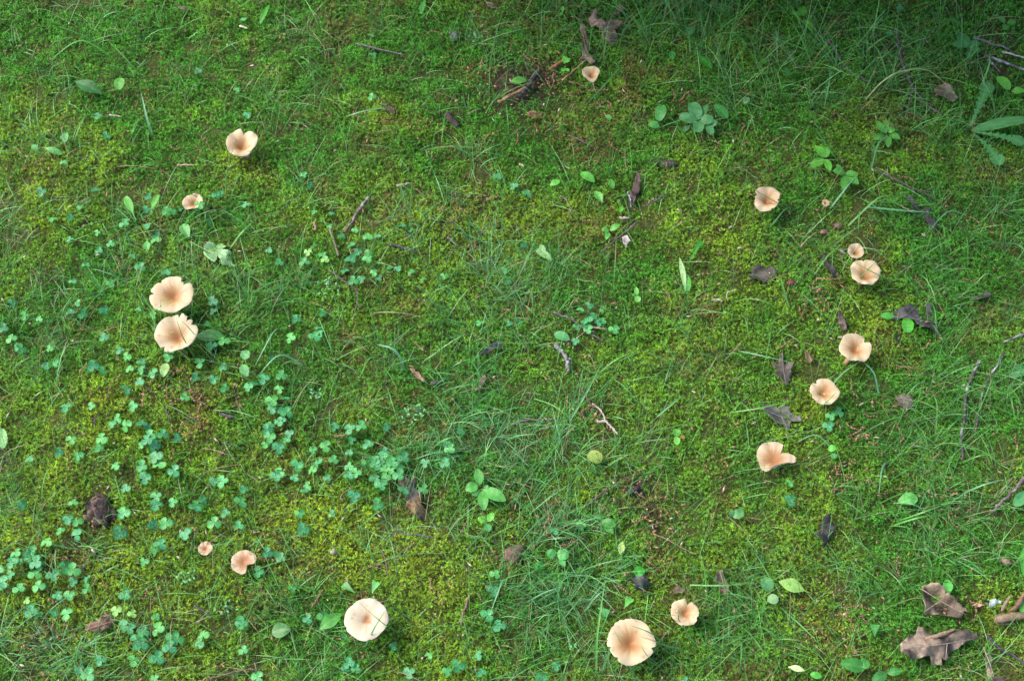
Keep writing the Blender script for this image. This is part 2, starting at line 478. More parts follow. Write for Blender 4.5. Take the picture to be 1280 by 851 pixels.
# ------------------------------------------------------------------ fine litter in the moss
def build_litter():
    OCT = np.array([[1, 0, 0], [-1, 0, 0], [0, 1, 0], [0, -1, 0], [0, 0, 1], [0, 0, -1]], float)
    OF = np.array([[0, 2, 4], [2, 1, 4], [1, 3, 4], [3, 0, 4], [2, 0, 5], [1, 2, 5], [3, 1, 5], [0, 3, 5]])
    V, F, C, n = [], [], [], 0
    def bit(p, az, a, b, c, col):
        nonlocal n
        q = OCT * np.array([a, b, c]) * rng.uniform(.7, 1.3, (6, 1))
        ca, sa = math.cos(az), math.sin(az)
        tl = rng.uniform(-.35, .35)
        q = np.stack([q[:, 0] * ca - q[:, 1] * sa, q[:, 0] * sa + q[:, 1] * ca, q[:, 2] + q[:, 0] * tl], 1)
        V.append(q + p); F.append(OF + n); C.append(np.tile(col * rng.uniform(.8, 1.2), (6, 1))); n += 6
    PINK, TAN, DARK, PALE = np.array([.26, .145, .095]), np.array([.30, .20, .11]), np.array([.055, .038, .032]), np.array([.45, .38, .28])
    areas = [(240, 495, 30, 22), (205, 490, 35, 20), (240, 535, 40, 25), (285, 485, 30, 12), (320, 690, 40, 14), (700, 470, 40, 18), (745, 520, 20, 16), (815, 645, 35, 34), (700, 660, 30, 20), (800, 700, 50, 14),
             (1080, 545, 40, 16), (1050, 600, 35, 20), (1110, 600, 60, 26), (1190, 610, 50, 22), (1060, 770, 40, 22), (1210, 740, 40, 20), (1040, 350, 30, 14), (1030, 370, 30, 18), (880, 260, 60, 18),
             (590, 270, 50, 16), (640, 110, 60, 40), (700, 100, 40, 30), (50, 800, 60, 30), (500, 690, 30, 10), (560, 760, 60, 12), (870, 345, 40, 16), (600, 110, 60, 20), (770, 150, 50, 18), (840, 100, 50, 10),
             (90, 690, 40, 12), (110, 700, 25, 14), (1150, 120, 60, 18), (880, 540, 60, 12), (760, 630, 30, 14), (930, 170, 40, 14), (1180, 240, 60, 12), (1140, 420, 50, 10), (340, 60, 60, 26)]
    for (u, v, r, k) in areas:
        for _ in range(k):
            uu, vv = rng.normal(u, r * .5), rng.normal(v, r * .5)
            p = P(uu, vv, rng.uniform(.006, .011))
            col = [PINK, TAN, DARK, PALE][rng.choice(4, p=[.45, .27, .2, .08])]
            bit(p, rng.uniform(0, 6.3), rng.uniform(.0015, .005), rng.uniform(.0008, .0018), .0007, col)
    for _ in range(1700):
        uu, vv = rng.uniform(-30, 1310), rng.uniform(-30, 880)
        p = P(uu, vv, rng.uniform(.005, .011))
        col = [PINK, TAN, DARK, PALE][rng.choice(4, p=[.42, .25, .22, .11])]
        bit(p, rng.uniform(0, 6.3), rng.uniform(.0012, .0055), rng.uniform(.0006, .0015), .0006, col)
    # broken catkins: strings of little pellets
    for _ in range(230):
        if rng.uniform() < .6:
            a = areas[rng.integers(len(areas))]; uu, vv = rng.normal(a[0], a[2] * .6), rng.normal(a[1], a[2] * .6)
        else:
            uu, vv = rng.uniform(0, 1280), rng.uniform(0, 851)
        az = rng.uniform(0, 6.3); k = rng.integers(4, 13); p = P(uu, vv, .0095)
        for i in range(k):
            bit(p + rng.normal(0, .0004, 3), az + rng.normal(0, .8), .0016, .0011, .001, PINK * rng.uniform(.7, 1.5))
            az += rng.normal(0, .3); p = p + np.array([math.cos(az), math.sin(az), 0]) * .0024
            p[2] = float(hgt(p[0], p[1])) + .0095
    o = link('leaf_litter', mesh_from('leaf_litter', np.concatenate(V), np.concatenate(F), np.concatenate(C), M_LITTER, False))
    o['kind'] = 'stuff'; o['label'] = 'pinkish brown catkin crumbs and bark bits strewn over the moss'; o['category'] = 'litter'
build_litter()

# ------------------------------------------------------------------ mushrooms
def mushroom(u, v, r, h, label, outline=None, notches=(), depth=.42, tilt=(0, 0), folds=(0, 3, 0), pale=0.0, pink=0.0, centre=(0, 0), stem=(0, 0), spot=.62, droop=.25, seed=0, specks=()):
    """u, v: middle of the cap in the photograph, r: its radius there in pixels, h: height of the rim in mm"""
    rs = np.random.default_rng(seed + 50)
    c = P(u, v, h * .001)
    Rm = r * (CAM[2] - c[2]) / (CAM[2]) * mpp(u, v)
    NT, NR = 160, 18
    th = np.arange(NT) * 2 * math.pi / NT
    if outline:
        a = np.radians([q[0] for q in outline]); k = np.array([q[1] for q in outline])
        o_ = np.argsort(a % (2 * math.pi)); a = (a % (2 * math.pi))[o_]; k = k[o_]
        out = np.interp(th, np.concatenate([[a[-1] - 2 * math.pi], a, [a[0] + 2 * math.pi]]), np.concatenate([[k[-1]], k, [k[0]]]))
        ker = np.array([1, 2, 3, 2, 1]) / 9.0
        out = np.convolve(np.concatenate([out[-2:], out, out[:2]]), ker, 'valid')
    else:
        out = np.ones(NT)
    for q in range(2, 7):
        out = out + rs.normal(0, .012) * np.cos(q * th + rs.uniform(0, 6.3))
    for (an, dep, wd) in notches:
        dd = np.abs((th - R(an) + math.pi) % (2 * math.pi) - math.pi) / R(wd)
        out = out - dep * np.clip(1 - dd ** 1.3, 0, 1)
    for _ in range(rs.integers(2, 6)):               # small nicks and splits round the rim
        dd = np.abs((th - rs.uniform(0, 6.28) + math.pi) % (2 * math.pi) - math.pi) / R(rs.uniform(2.5, 7))
        out = out - rs.uniform(.02, .07) * np.clip(1 - dd, 0, 1)
    out = out * (1 + rs.normal(0, .006, NT))
    wob = sum(rs.normal(0, .022) * np.cos(q * th + rs.uniform(0, 6.3)) for q in range(3, 10))
    stains = [(rs.uniform(0, 6.28), rs.uniform(.35, .9), rs.uniform(.03, .09), rs.uniform(.25, .7)) for _ in range(rs.integers(3, 8))]
    rho = np.linspace(0, 1, NR + 1)[1:] ** .85 * max(1.0, out.max() - .02)
    cx, cy = centre
    fk, fn, fp = folds
    def top_z(rr, tt):
        z = depth * .72 * (1 - np.exp(-(rr / .42) ** 1.4)) - droop * np.clip(rr - .82, 0, .2) ** 2 * 4
        return z + (wob * np.minimum(rr, 1) ** 3 if np.ndim(tt) and len(tt) == NT else 0) + fk * rr ** 2 * np.cos(fn * tt + fp) + tilt[0] * rr * np.cos(tt) + tilt[1] * rr * np.sin(tt)
    zr = depth * .71
    V, C = [], []
    edge = np.array([.46, .37, .23]); mid = np.array([.40, .260, .118]); dark = np.array([.27, .118, .040])
    edge = edge + (np.array([.49, .425, .31]) - edge) * pale
    mid = mid + (np.array([.47, .365, .24]) - mid) * pale
    edge = edge + (np.array([.42, .285, .185]) - edge) * pink; mid = mid + (np.array([.365, .205, .115]) - mid) * pink
    streak = np.interp(th, np.arange(41) * 2 * math.pi / 40, np.concatenate([(s := rs.normal(0, 1, 40)), s[:1]]))
    fine = rs.normal(0, 1, NT)
    blot = rs.uniform(0, 6.3, 3)
    def colour(rr, tt, edge_w):
        q = np.clip(rr + .05 * streak * rr + .015 * fine + .05 * np.cos(tt + blot[0]) + .03 * np.cos(3 * tt + blot[1]), 0, 1)
        k1 = np.clip((q - .06) / (spot - .06), 0, 1); k1 = k1 * k1 * (3 - 2 * k1)
        k2 = np.clip((q - spot * .5) / (.86 - spot * .5), 0, 1); k2 = k2 * k2 * (3 - 2 * k2)
        cc = dark + (mid - dark) * k1[:, None]
        cc = cc + (edge - cc) * k2[:, None]
        cc = cc * (1 + .04 * streak[:, None] * (1 - np.abs(2 * rr - 1))[:, None])
        for (sa, sr, sw, sk) in stains:
            d2 = (rr * np.cos(tt) - sr * math.cos(sa)) ** 2 + (rr * np.sin(tt) - sr * math.sin(sa)) ** 2
            m_ = (sk * np.exp(-d2 / sw ** 2))[:, None]
            cc = cc * (1 - m_) + np.array([.26, .13, .055]) * m_
        return np.clip(cc * (1 - edge_w) + np.array([.55, .48, .38]) * edge_w, 0, .9)
    # upper skin
    cen = np.array([[cx * Rm, cy * Rm, (top_z(np.array([0.]), th[:1])[0] - zr) * Rm]])
    V.append(cen); C.append(dark[None] * 1.1)
    rings = []
    for k in range(NR):
        rr = np.minimum(rho[k], out - .004 * (NR - 1 - k)) if k < NR - 1 else out
        rr = np.maximum(rr, .02 * (k + 1))
        sh = max(0.0, 1 - rho[k]) ** 1.2
        x = rr * np.cos(th) + cx * sh; y = rr * np.sin(th) + cy * sh
        z = top_z(rr, th) - zr
        V.append(np.stack([x, y, z], 1) * Rm); C.append(colour(rr, th, .75 if k == NR - 1 else 0.0)); rings.append(rr)
    # rounded lip
    x, y = (out - .005) * np.cos(th), (out - .005) * np.sin(th)
    V.append(np.stack([x, y, top_z(out, th) - zr - .05], 1) * Rm); C.append(np.tile([.70, .56, .40], (NT, 1)))
    F = [(0, 1 + j, 1 + (j + 1) % NT) for j in range(NT)]
    for k in range(NR):
        a0, b0 = 1 + k * NT, 1 + (k + 1) * NT
        F += [(a0 + j, b0 + j, b0 + (j + 1) % NT, a0 + (j + 1) % NT) for j in range(NT)]
    root = thing('mushroom', P(*project(c[0] + stem[0] * Rm, c[1] + stem[1] * Rm, float(hgt(c[0], c[1])))))
    rl = np.array(root.location)
    off = c - rl
    Geo().add(np.concatenate(V) + off, F, np.concatenate(C)).obj('cap', M_CAP, root)
    # gills run down from the lip to the stem
    V, C = [], []
    GR = [(.99, -.05), (.7, -.12), (.42, -.26), (.2, -.52), (.13, -.75)]
    for k, (q, dz) in enumerate(GR):
        rr = np.minimum(q, out - .012 + .002 * k); rr = np.maximum(rr, .1)
        z = top_z(rr, th) * (1 if k < 3 else 0) + (0 if k < 3 else top_z(np.full(NT, .42), th)) - zr + dz
        z = z + .014 * (np.arange(NT) % 2) * (1 if 0 < k < 4 else 0)
        w = (1 - q)
        V.append(np.stack([rr * np.cos(th) + cx * w, rr * np.sin(th) + cy * w, z], 1) * Rm)
        C.append(np.tile([.62, .48, .32], (NT, 1)) * (.85 + .2 * (np.arange(NT) % 2))[:, None])
    F = []
    for k in range(len(GR) - 1):
        F += [(k * NT + j, k * NT + (j + 1) % NT, (k + 1) * NT + (j + 1) % NT, (k + 1) * NT + j) for j in range(NT)]
    Geo().add(np.concatenate(V) + off, F, np.concatenate(C)).obj('gills', M_CAP, root)
    # stem
    top = off + np.array([cx, cy, -.35 - zr * .6]) * Rm
    path = smooth_path([np.array([0, 0, -.004]), top * .5 + np.array([rs.normal(0, .04) * Rm, rs.normal(0, .04) * Rm, 0]), top], 8)
    path[-1][2] = max(path[-1][2], .004)
    vv, ff = tube(path, np.linspace(.17, .13, 8) * Rm, 12, .06, seed)
    tc = np.linspace(0, 1, 8).repeat(12)[:, None]
    Geo().add(vv, ff, np.array([.26, .15, .075]) * (1 - tc) + np.array([.50, .34, .2]) * tc).obj('stem', M_CAP, root)
    for (sa, sr) in specks:                            # white crumbs lying on the cap
        q = np.array([[1, 0, 0], [.3, .9, 0], [-.8, .5, 0], [-.7, -.6, 0], [.4, -.9, 0], [0, 0, .7]]) * .00095 * rs.uniform(.7, 1.3, (6, 1))
        tt = R(sa) % (2 * math.pi); zz = float(np.interp(tt, th, top_z(np.full(NT, sr), th))) - zr
        w = (1 - sr) ** 1.2
        pos = off + np.array([sr * math.cos(tt) + cx * w, sr * math.sin(tt) + cy * w, zz + .012]) * Rm
        Geo().add(q + pos, [(0, 1, 5), (1, 2, 5), (2, 3, 5), (3, 4, 5), (4, 0, 5)], np.array([.46, .45, .46])).obj('crumb', M_CAP, root)
    tag(root, label, 'mushroom', 'mushrooms of the fairy ring')
    return root

LAND = []   # (u, v, phrase) things others are described by
def shroom(u, v, r, h, label, phrase, **k):
    mushroom(u, v, r, h, label, seed=len(LAND), **k)
    LAND.append((u, v, phrase))

shroom(302, 178, 20, 32, 'tan mushroom with a deep cleft in its upper rim, alone near the top left', 'cleft mushroom near the top left', outline=[(15, 1.06), (45, .98), (90, .96), (135, .97), (180, 1.0), (225, .95), (270, .9), (330, .9)],
       notches=[(82, .34, 15)], depth=.62, tilt=(0, .18), centre=(.02, -.2), folds=(.1, 2, 0), pink=.15, stem=(.28, -.2), spot=.6)
shroom(240.5, 252, 12.5, 24, 'small pinkish mushroom with a clover leaf lying on its cap', 'small mushroom under a clover leaf', outline=[(0, 1.05), (40, 1.05), (60, 1.05), (100, .78), (135, .9), (180, 1.0), (225, 1.0), (270, .7), (315, .85)],
       notches=[(38, .12, 9), (118, .1, 12)], depth=.5, tilt=(0, .15), centre=(.2, -.1), pink=.35)
shroom(215, 368, 26, 40, 'large cream mushroom with nibbled rim, upper of the close pair at left', 'upper mushroom of the left pair', outline=[(0, .97), (40, 1.0), (90, .93), (140, .98), (190, 1.05), (230, .98), (270, .9), (315, .93)],
       notches=[(48, .30, 9), (60, .20, 8), (176, .2, 5), (133, .12, 6), (155, .06, 6)], depth=.38, centre=(.1, -.02), tilt=(0, .05), stem=(.1, -.1), specks=[(30, .5), (35, .42), (150, .6), (158, .52)])
shroom(219.5, 416, 28, 40, 'large cream mushroom crossed by grass, lower of the close pair at left', 'lower mushroom of the left pair', outline=[(0, 1.0), (30, .98), (60, .98), (90, .95), (140, .92), (180, 1.0), (225, .95), (270, .9), (320, .9)],
       notches=[(84, .24, 5), (54, .2, 6), (33, .18, 7), (236, .15, 6), (305, .04, 8)], depth=.4, centre=(.16, -.18), tilt=(0, .08), pale=.15)
shroom(739, 91, 11.2, 22, 'small dull mushroom with a spout in its rim, beside bark strips at the top', 'mushroom by the bark strips', outline=[(0, .95), (40, .97), (90, .82), (140, .97), (180, 1.0), (225, .85), (262, .95), (283, 1.12), (300, .95), (330, .85)],
       depth=.6, tilt=(0, .2), centre=(.05, -.3), pink=.2, folds=(.1, 2, 0))
shroom(959.5, 247, 17, 34, 'pinkish tan mushroom folded across, its stalk showing below the cap', 'folded mushroom with the visible stalk', outline=[(0, .85), (25, 1.02), (60, 1.0), (90, .95), (135, 1.0), (180, .95), (205, 1.05), (240, 1.05), (270, 1.0), (315, .95), (340, .85)],
       notches=[(165, .2, 12), (343, .12, 10), (288, .1, 6)], depth=.6, tilt=(.05, .16), centre=(-.05, -.22), folds=(.16, 2, 1.0), pink=.3, stem=(-.3, -.25))
shroom(1032.3, 253.5, 4.6, 18, 'tiny button-sized cup mushroom on a thin brown stalk', 'tiny cup mushroom', depth=.5, tilt=(0, .1), pink=.4, stem=(-.4, -.3))
shroom(1070, 313.3, 10.2, 26, 'small deep cup mushroom just above a wider cap', 'small deep cup mushroom', depth=.85, tilt=(0, .1), centre=(0, -.15), pink=.25, droop=.1, spot=.5)
shroom(1082, 339, 18.8, 32, 'wide pale mushroom with crossed grass blades, just below a small cup', 'wide mushroom below the small cup', outline=[(0, 1.0), (45, .98), (90, .85), (120, .92), (160, 1.0), (200, .98), (240, 1.0), (270, .93), (300, .98), (330, 1.0)],
       notches=[(305, .05, 5), (245, .05, 8)], depth=.4, centre=(-.05, -.28), tilt=(0, .06))
shroom(1070, 434, 20.5, 34, 'tan mushroom with a fold in its right rim, above the round notched one', 'mushroom with the folded right rim', outline=[(0, .98), (45, .9), (90, .9), (135, 1.0), (180, 1.0), (225, .98), (270, .9), (315, .92)],
       notches=[(33, .22, 13)], depth=.5, centre=(.02, -.05), tilt=(-.05, .08), folds=(.07, 3, .5), pink=.08, stem=(-.45, -.35), specks=[(40, .2)])
shroom(1031, 489, 18.8, 32, 'round tan mushroom with a notch at upper left, beside two grey leaves', 'round notched mushroom', outline=[(0, 1.0), (45, .95), (90, .92), (150, 1.0), (180, 1.0), (225, .96), (270, .92), (315, .97)],
       notches=[(128, .2, 9), (30, .06, 8)], depth=.48, centre=(-.12, -.08), folds=(.06, 3, 2.0), specks=[(10, .12), (130, .6)])
shroom(965.5, 571, 24, 28, 'torn crescent mushroom with a big bite on its right side', 'torn crescent mushroom',
       outline=[(-14, 1.2), (4, 1.22), (12, 1.02), (20, .60), (30, .50), (40, .72), (48, .92), (65, .9), (90, .84), (125, .82), (160, .8), (200, .8), (235, .85), (250, .84), (258, .6), (275, .5), (300, .42), (325, .55), (338, .75)],
       depth=.15, centre=(.05, -.12), tilt=(0, .02), spot=.75, pink=.2, pale=.2)
shroom(856, 765, 18.2, 28, 'small heart-shaped mushroom with a cleft, right of the largest one', 'heart-shaped mushroom', outline=[(0, 1.0), (30, .98), (60, .9), (100, .95), (140, 1.0), (180, .97), (225, .95), (270, .9), (315, .98), (335, .95)],
       notches=[(70, .3, 13), (333, .1, 9), (262, .06, 6)], depth=.55, centre=(.05, 0), folds=(.09, 3, 1.2), specks=[(165, .55), (262, .4)])
shroom(789, 801, 29.8, 42, 'largest mushroom, round and tan with small nicks, at the bottom edge', 'largest mushroom', notches=[(341, .17, 6), (196, .1, 5), (229, .1, 5), (107, .04, 6)], depth=.42, centre=(.0, -.03), spot=.68, folds=(.02, 3, 1))
shroom(457.5, 773, 27.2, 40, 'palest mushroom, smooth and round with a small brown middle', 'palest mushroom', outline=[(0, 1.0), (60, .99), (105, .98), (135, .9), (160, .95), (200, 1.02), (240, .99), (300, 1.0)],
       depth=.34, centre=(.0, -.02), pale=1.0, spot=.34)
shroom(304.5, 702, 15.8, 20, 'flat tan crescent mushroom behind grass, a clover at its broken side', 'flat mushroom behind grass', outline=[(0, .95), (20, 1.05), (30, 1.0), (90, 1.02), (180, 1.0), (270, 1.0), (285, .95), (298, .55), (320, .3), (340, .45), (350, .8)],
       depth=.2, pink=.75, spot=.8)
shroom(256.5, 685, 9.2, 16, 'small pinkish cup mushroom with a white rim at lower left', 'small white-rimmed cup mushroom', notches=[(228, .1, 9)], depth=.5, pink=.9, droop=.1, spot=.4)

# ------------------------------------------------------------------ clover
def leaflet_mesh(seed):
    rs = np.random.default_rng(seed)
    NTT, NW = 8, 7
    V, C = [], []
    for i in range(NTT + 1):
        t = i / NTT
        w = .50 * math.sin(math.pi * min(1, t * .93 + .02) ** 1.25) ** .75 + .02
        for j in range(NW):
            s = -1 + 2 * j / (NW - 1)
            x = t * 1.0 - (.10 * (1 - abs(s)) ** 2 if i == NTT else 0) - .16 * s * s * max(0, t - .55)
            z = .10 * abs(s) * w * 2 - .12 * t * t + .03 * rs.normal() * t * .4
            V.append((x, s * w, z))
            r_ = math.hypot(x - .42, s * w * 1.05)
            chev = math.exp(-((r_ - .24 - .06 * abs(s)) / .055) ** 2)
            c = np.array([[.042, .285, .066], [.032, .240, .076], [.060, .325, .066], [.040, .265, .086], [.075, .340, .058], [.032, .215, .062]][seed % 6]) * (1 + .15 * rs.normal() * .3) * (1.12 if abs(s) < .05 else 1)
            c = c + (np.array([.28, .55, .34]) - c) * .5 * chev
            V[-1] = tuple(q * .0083 for q in V[-1]); C.append(c)
    F = [(i * NW + j, (i + 1) * NW + j, (i + 1) * NW + j + 1, i * NW + j + 1) for i in range(NTT) for j in range(NW - 1)]
    return mesh_from('leaflet', V, F, C, M_LEAF)

CLOVER_H = .0165
def clover_proto(k):
    root = bpy.data.objects.new('clover', None); root.empty_display_size = .01
    kids = []
    me = leaflet_mesh(k)
    rs = np.random.default_rng(k + 9)
    for q in range(3):
        o = bpy.data.objects.new('leaflet', me)
        o.location = (0, 0, CLOVER_H)
        o.rotation_euler = (rs.uniform(-.15, .15), rs.uniform(-.25, .12), q * 2 * math.pi / 3 + rs.uniform(-.2, .2))
        s = rs.uniform(.88, 1.1); o.scale = (s, s, s)
        kids.append(o)
    path = smooth_path([(.004 * math.cos(k), .004 * math.sin(k), -.003), (.002, .001, .008), (0, 0, CLOVER_H)], 5)
    v, f = tube(path, np.full(5, .00045), 5)
    kids.append(bpy.data.objects.new('stalk', mesh_from('stalk', v, f, np.tile([.10, .24, .08], (len(v), 1)), M_LEAF)))
    return root, kids
PROTOS = [clover_proto(k) for k in range(6)]

CLOVERS = '''308,28 247,88 294,112 80,172 79,203 122,147 129,165 310,145 461,47 465,66 465,117 51,237 100,262 82,270 66,279 88,301 122,289 113,243 157,281 183,243 209,264 222,265
247,256 254,274 267,240 277,237 300,257 308,257 197,303 193,290 140,303 122,314 104,333 89,355 134,352 164,320 174,330 206,341 102,377 7,375 26,393 86,393 97,386 127,382 50,399 174,390 195,391 267,374
261,383 270,388 255,406 130,421 14,424 2,410 381,217 383,229 395,267 413,270 416,283 337,313 344,328 424,297 443,288 474,298 457,315 504,285 516,292 434,324 444,322 430,342 467,341 475,346 487,338 500,336
513,341 381,330 555,345 622,218 632,338 633,352 397,388 366,397 370,420 396,414 391,421 405,421 602,407 635,405 528,351 646,234 654,242 650,308 725,390 733,384 748,387 739,397 727,407 720,422 740,411
641,402 767,412 1121,9 1112,43 1118,44 17,433 25,430 65,434 54,456 74,450 117,446 128,450 149,440 165,460 175,456 184,460 208,447 262,437 268,433 277,430 245,461 255,454 278,457 272,482 265,473 228,497
151,488 170,505 162,511 154,518 143,531 165,523 178,531 190,540 186,546 118,505 80,515 88,550 68,564 100,564 40,576 118,558 215,540 130,548 199,572 180,578 183,594 148,586 220,582 200,587 160,611 197,623
192,632 216,625 246,626 235,635 269,595 283,602 302,613 287,630 18,630 89,630 312,484 316,479 333,449 348,467 326,475 349,486 348,506 351,503 353,527 342,538 330,531 329,560 364,541 358,553 347,556 393,557
416,529 408,550 443,538 450,535 479,532 412,573 410,577 398,586 409,599 376,570 341,594 355,592 369,598 389,605 381,617 443,582 439,567 448,590 478,564 485,569 500,570 490,578 474,577 480,585 460,557
484,594 468,600 475,603 442,614 471,619 498,616 528,603 536,577 571,535 561,558 568,563 559,575 372,638 418,640 500,588 85,651 74,667 103,662 92,656 141,658 158,640 185,648 205,654 237,641 266,647 284,645
297,655 234,669 184,697 197,686 189,691 54,688 42,685 27,693 25,705 48,705 38,720 45,732 15,718 5,730 22,737 1,712 90,706 92,722 70,703 71,745 87,742 115,725 103,735 37,768 50,773 60,767 84,770 158,779
170,793 182,779 190,783 172,805 212,800 208,808 260,797 256,805 302,772 300,778 305,810 125,824 160,830 96,839 112,843 195,820 200,842 330,685 338,693 352,697 323,710 371,653 362,734 387,768 394,770
425,793 487,808 429,836 442,833 434,827 539,823 517,840 566,823 606,817 556,840 597,846 617,716 614,736 609,765 625,785 322,843 693,667 732,648 694,833 669,847 858,850 1042,518 1036,526 985,605 981,621 1044,510'''
CL = [tuple(map(float, q.split(','))) for q in CLOVERS.split()]
for (cu, cv, cr, k) in [(470, 580, 34, 12), (345, 510, 22, 6), (450, 325, 36, 8), (35, 715, 34, 8), (185, 785, 30, 6), (735, 398, 18, 5), (200, 450, 30, 5), (180, 540, 26, 4), (210, 265, 40, 4)]:
    for _ in range(k): CL.append((cu + random.gauss(0, cr * .6), cv + random.gauss(0, cr * .5)))
USED = []
def place_clover(u, v, s, z=None, yaw=None, tint=None, lift=0.0):
    root, kids = PROTOS[len(USED) % 6] if tint is None else PALE_PROTO
    USED.append((u, v))
    r = root.copy(); COL.objects.link(r)
    c = P(u, v, CLOVER_H * s + lift)
    r.location = (c[0], c[1], float(hgt(c[0], c[1])) + lift)
    r.rotation_euler = (random.gauss(0, .28), random.gauss(0, .28), random.uniform(0, 6.3) if yaw is None else yaw)
    r.scale = (s, s, s)
    for k in kids:
        o = k.copy(); COL.objects.link(o); o.parent = r
    return r
def pale_proto():
    root, kids = clover_proto(31)
    me = kids[0].data.copy()
    a = me.attributes['Col']; c = np.zeros(len(me.vertices) * 4, np.float32); a.data.foreach_get('color', c)
    c = c.reshape(-1, 4); c[:, :3] = c[:, :3] * .3 + np.array([.22, .42, .10]); a.data.foreach_set('color', c.ravel())
    for k in kids[:3]: k.data = me
    return root, kids
PALE_PROTO = pale_proto()
for (u, v) in CL:
    s = random.uniform(.70, 1.12) * (1.0 if v > 420 else .9)
    if u < 330 and v > 560: s *= 1.08
    r = place_clover(u, v, s, lift=(.038 if (u, v) == (247, 256) else 0.0))
    later(r, u, v, 'bluish green clover', 'clover', 'clover growing through the moss')
for (u, v) in [(387, 313), (406, 325), (38, 752), (146, 762), (28, 775), (160, 768)]:
    r = place_clover(u, v, random.uniform(.7, .9), tint=1)
    later(r, u, v, 'pale yellow-green clover', 'clover', 'pale clover leaves')

# ------------------------------------------------------------------ single leaves and small plants
G_MID, G_DARK, G_BRIGHT, G_PALE, G_BLUE = (.085, .270, .055), (.045, .170, .050), (.13, .37, .055), (.27, .42, .16), (.10, .26, .13)
def profile(shape, t):
    if shape == 'oval': return math.sin(math.pi * (.03 + .94 * t) ** .9) ** .7
    if shape == 'round': return math.sqrt(max(0, 1 - (2 * (.02 + .96 * t) - 1) ** 2)) ** .85
    if shape == 'lance': return math.sin(math.pi * (.02 + .97 * t) ** 1.05) ** 1.05
    if shape == 'spoon': return .16 + .84 * math.sin(math.pi * max(.0, (t - .30) / .72)) ** .7 if t > .3 else .16
    if shape == 'fan': return .12 + .88 * min(1, t / .8) ** 1.4 * (1 if t < .93 else .8)
    if shape == 'dandelion':
        env = .10 + .95 * t ** .9 * (1 if t < .84 else max(0, 1 - ((t - .84) / .17) ** 2))
        saw = (t * 8.3) % 1.0
        return env * ((.22 + .78 * saw ** .8) if t < .74 else .95)
    return 1 - t
def leaf_geo(base, tip, width, shape='oval', col=G_MID, arch=.1, fold=.15, roll=0.0, nt=12, nw=7, serr=0.0, seed=0, vein=.24, curl=0.0, brown=0.0):
    """one leaf blade from base to tip (world points), width in metres"""
    rs = np.random.default_rng(seed)
    if shape == 'dandelion': nt = 44
    base, tip = np.asarray(base, float), np.asarray(tip, float)
    ax = tip - base; L = np.linalg.norm(ax); d = ax / L
    s = unit(np.cross(d, np.array([0, 0, 1.0]))); nrm = np.cross(s, d)
    s2 = s * math.cos(roll) + nrm * math.sin(roll); n2 = np.cross(s2, d)
    V, C = [], []
    col = np.array(col) * np.array([.78, 1.0, .72])
    for i in range(nt + 1):
        t = i / nt
        w = width * .5 * max(profile(shape, t), .015)
        if serr and 0 < i < nt: w *= 1 + serr * (1 if i % 2 else -1)
        c0 = base + ax * t + n2 * (arch * L * math.sin(math.pi * t * .9) - curl * L * t ** 3)
        for j in range(nw):
            q = -1 + 2 * j / (nw - 1)
            p = c0 + s2 * q * w + n2 * (fold * abs(q) * w + .05 * w * math.sin(9 * t + 2 * q + seed)) + d * (.12 * w * abs(q) if shape == 'dandelion' else 0)
            V.append(p)
            side = max(0.0, math.sin((t * 7 - abs(q) * .9) * 2 * math.pi)) ** 6
            vv = vein * (math.exp(-(q / .12) ** 2) + .35 * side * (1 - abs(q)))
            c = col * (1 + .10 * rs.normal()) + (np.array([.30, .42, .22]) - col) * vv * .6
            if brown: c = c + (np.array([.26, .13, .05]) - c) * brown * max(0, abs(q) - .4) * rs.uniform(.5, 1.5)
            C.append(c)
    F = [(i * nw + j, i * nw + j + 1, (i + 1) * nw + j + 1, (i + 1) * nw + j) for i in range(nt) for j in range(nw - 1)]
    return V, F, C

def W(q, z=.012):
    return P(q[0], q[1], (q[2] * .001 if len(q) > 2 else z))

def lone_leaf(name, base, tip, wpx, shape, col, label=None, phrase=None, cat='leaf', group='single green leaves in the moss', stalk=None, **k):
    """a leaf on its own: base, tip (u, v[, height mm])"""
    b, t = W(base), W(tip)
    o0 = P((base[0] + tip[0]) / 2, (base[1] + tip[1]) / 2, 0)
    g = Geo().add(*leaf_geo(b, t, wpx * mpp(base[0], base[1]), shape, col, seed=int(base[0] * 3 + base[1]), **k))
    o = g.obj(name, M_LEAF, None, o0)
    if stalk:
        path = smooth_path([W(stalk), W(((stalk[0] + base[0]) / 2, (stalk[1] + base[1]) / 2)), b], 6)
        v, f = tube(path - o0, np.linspace(.0008, .0005, 6), 5)
        Geo().add(v, f, np.array([.20, .26, .10])).obj('stalk', M_LEAF, o)
    u, v_ = (base[0] + tip[0]) / 2, (base[1] + tip[1]) / 2
    if label: tag(o, label, cat, group)
    else: later(o, u, v_, phrase, cat, group)
    return o

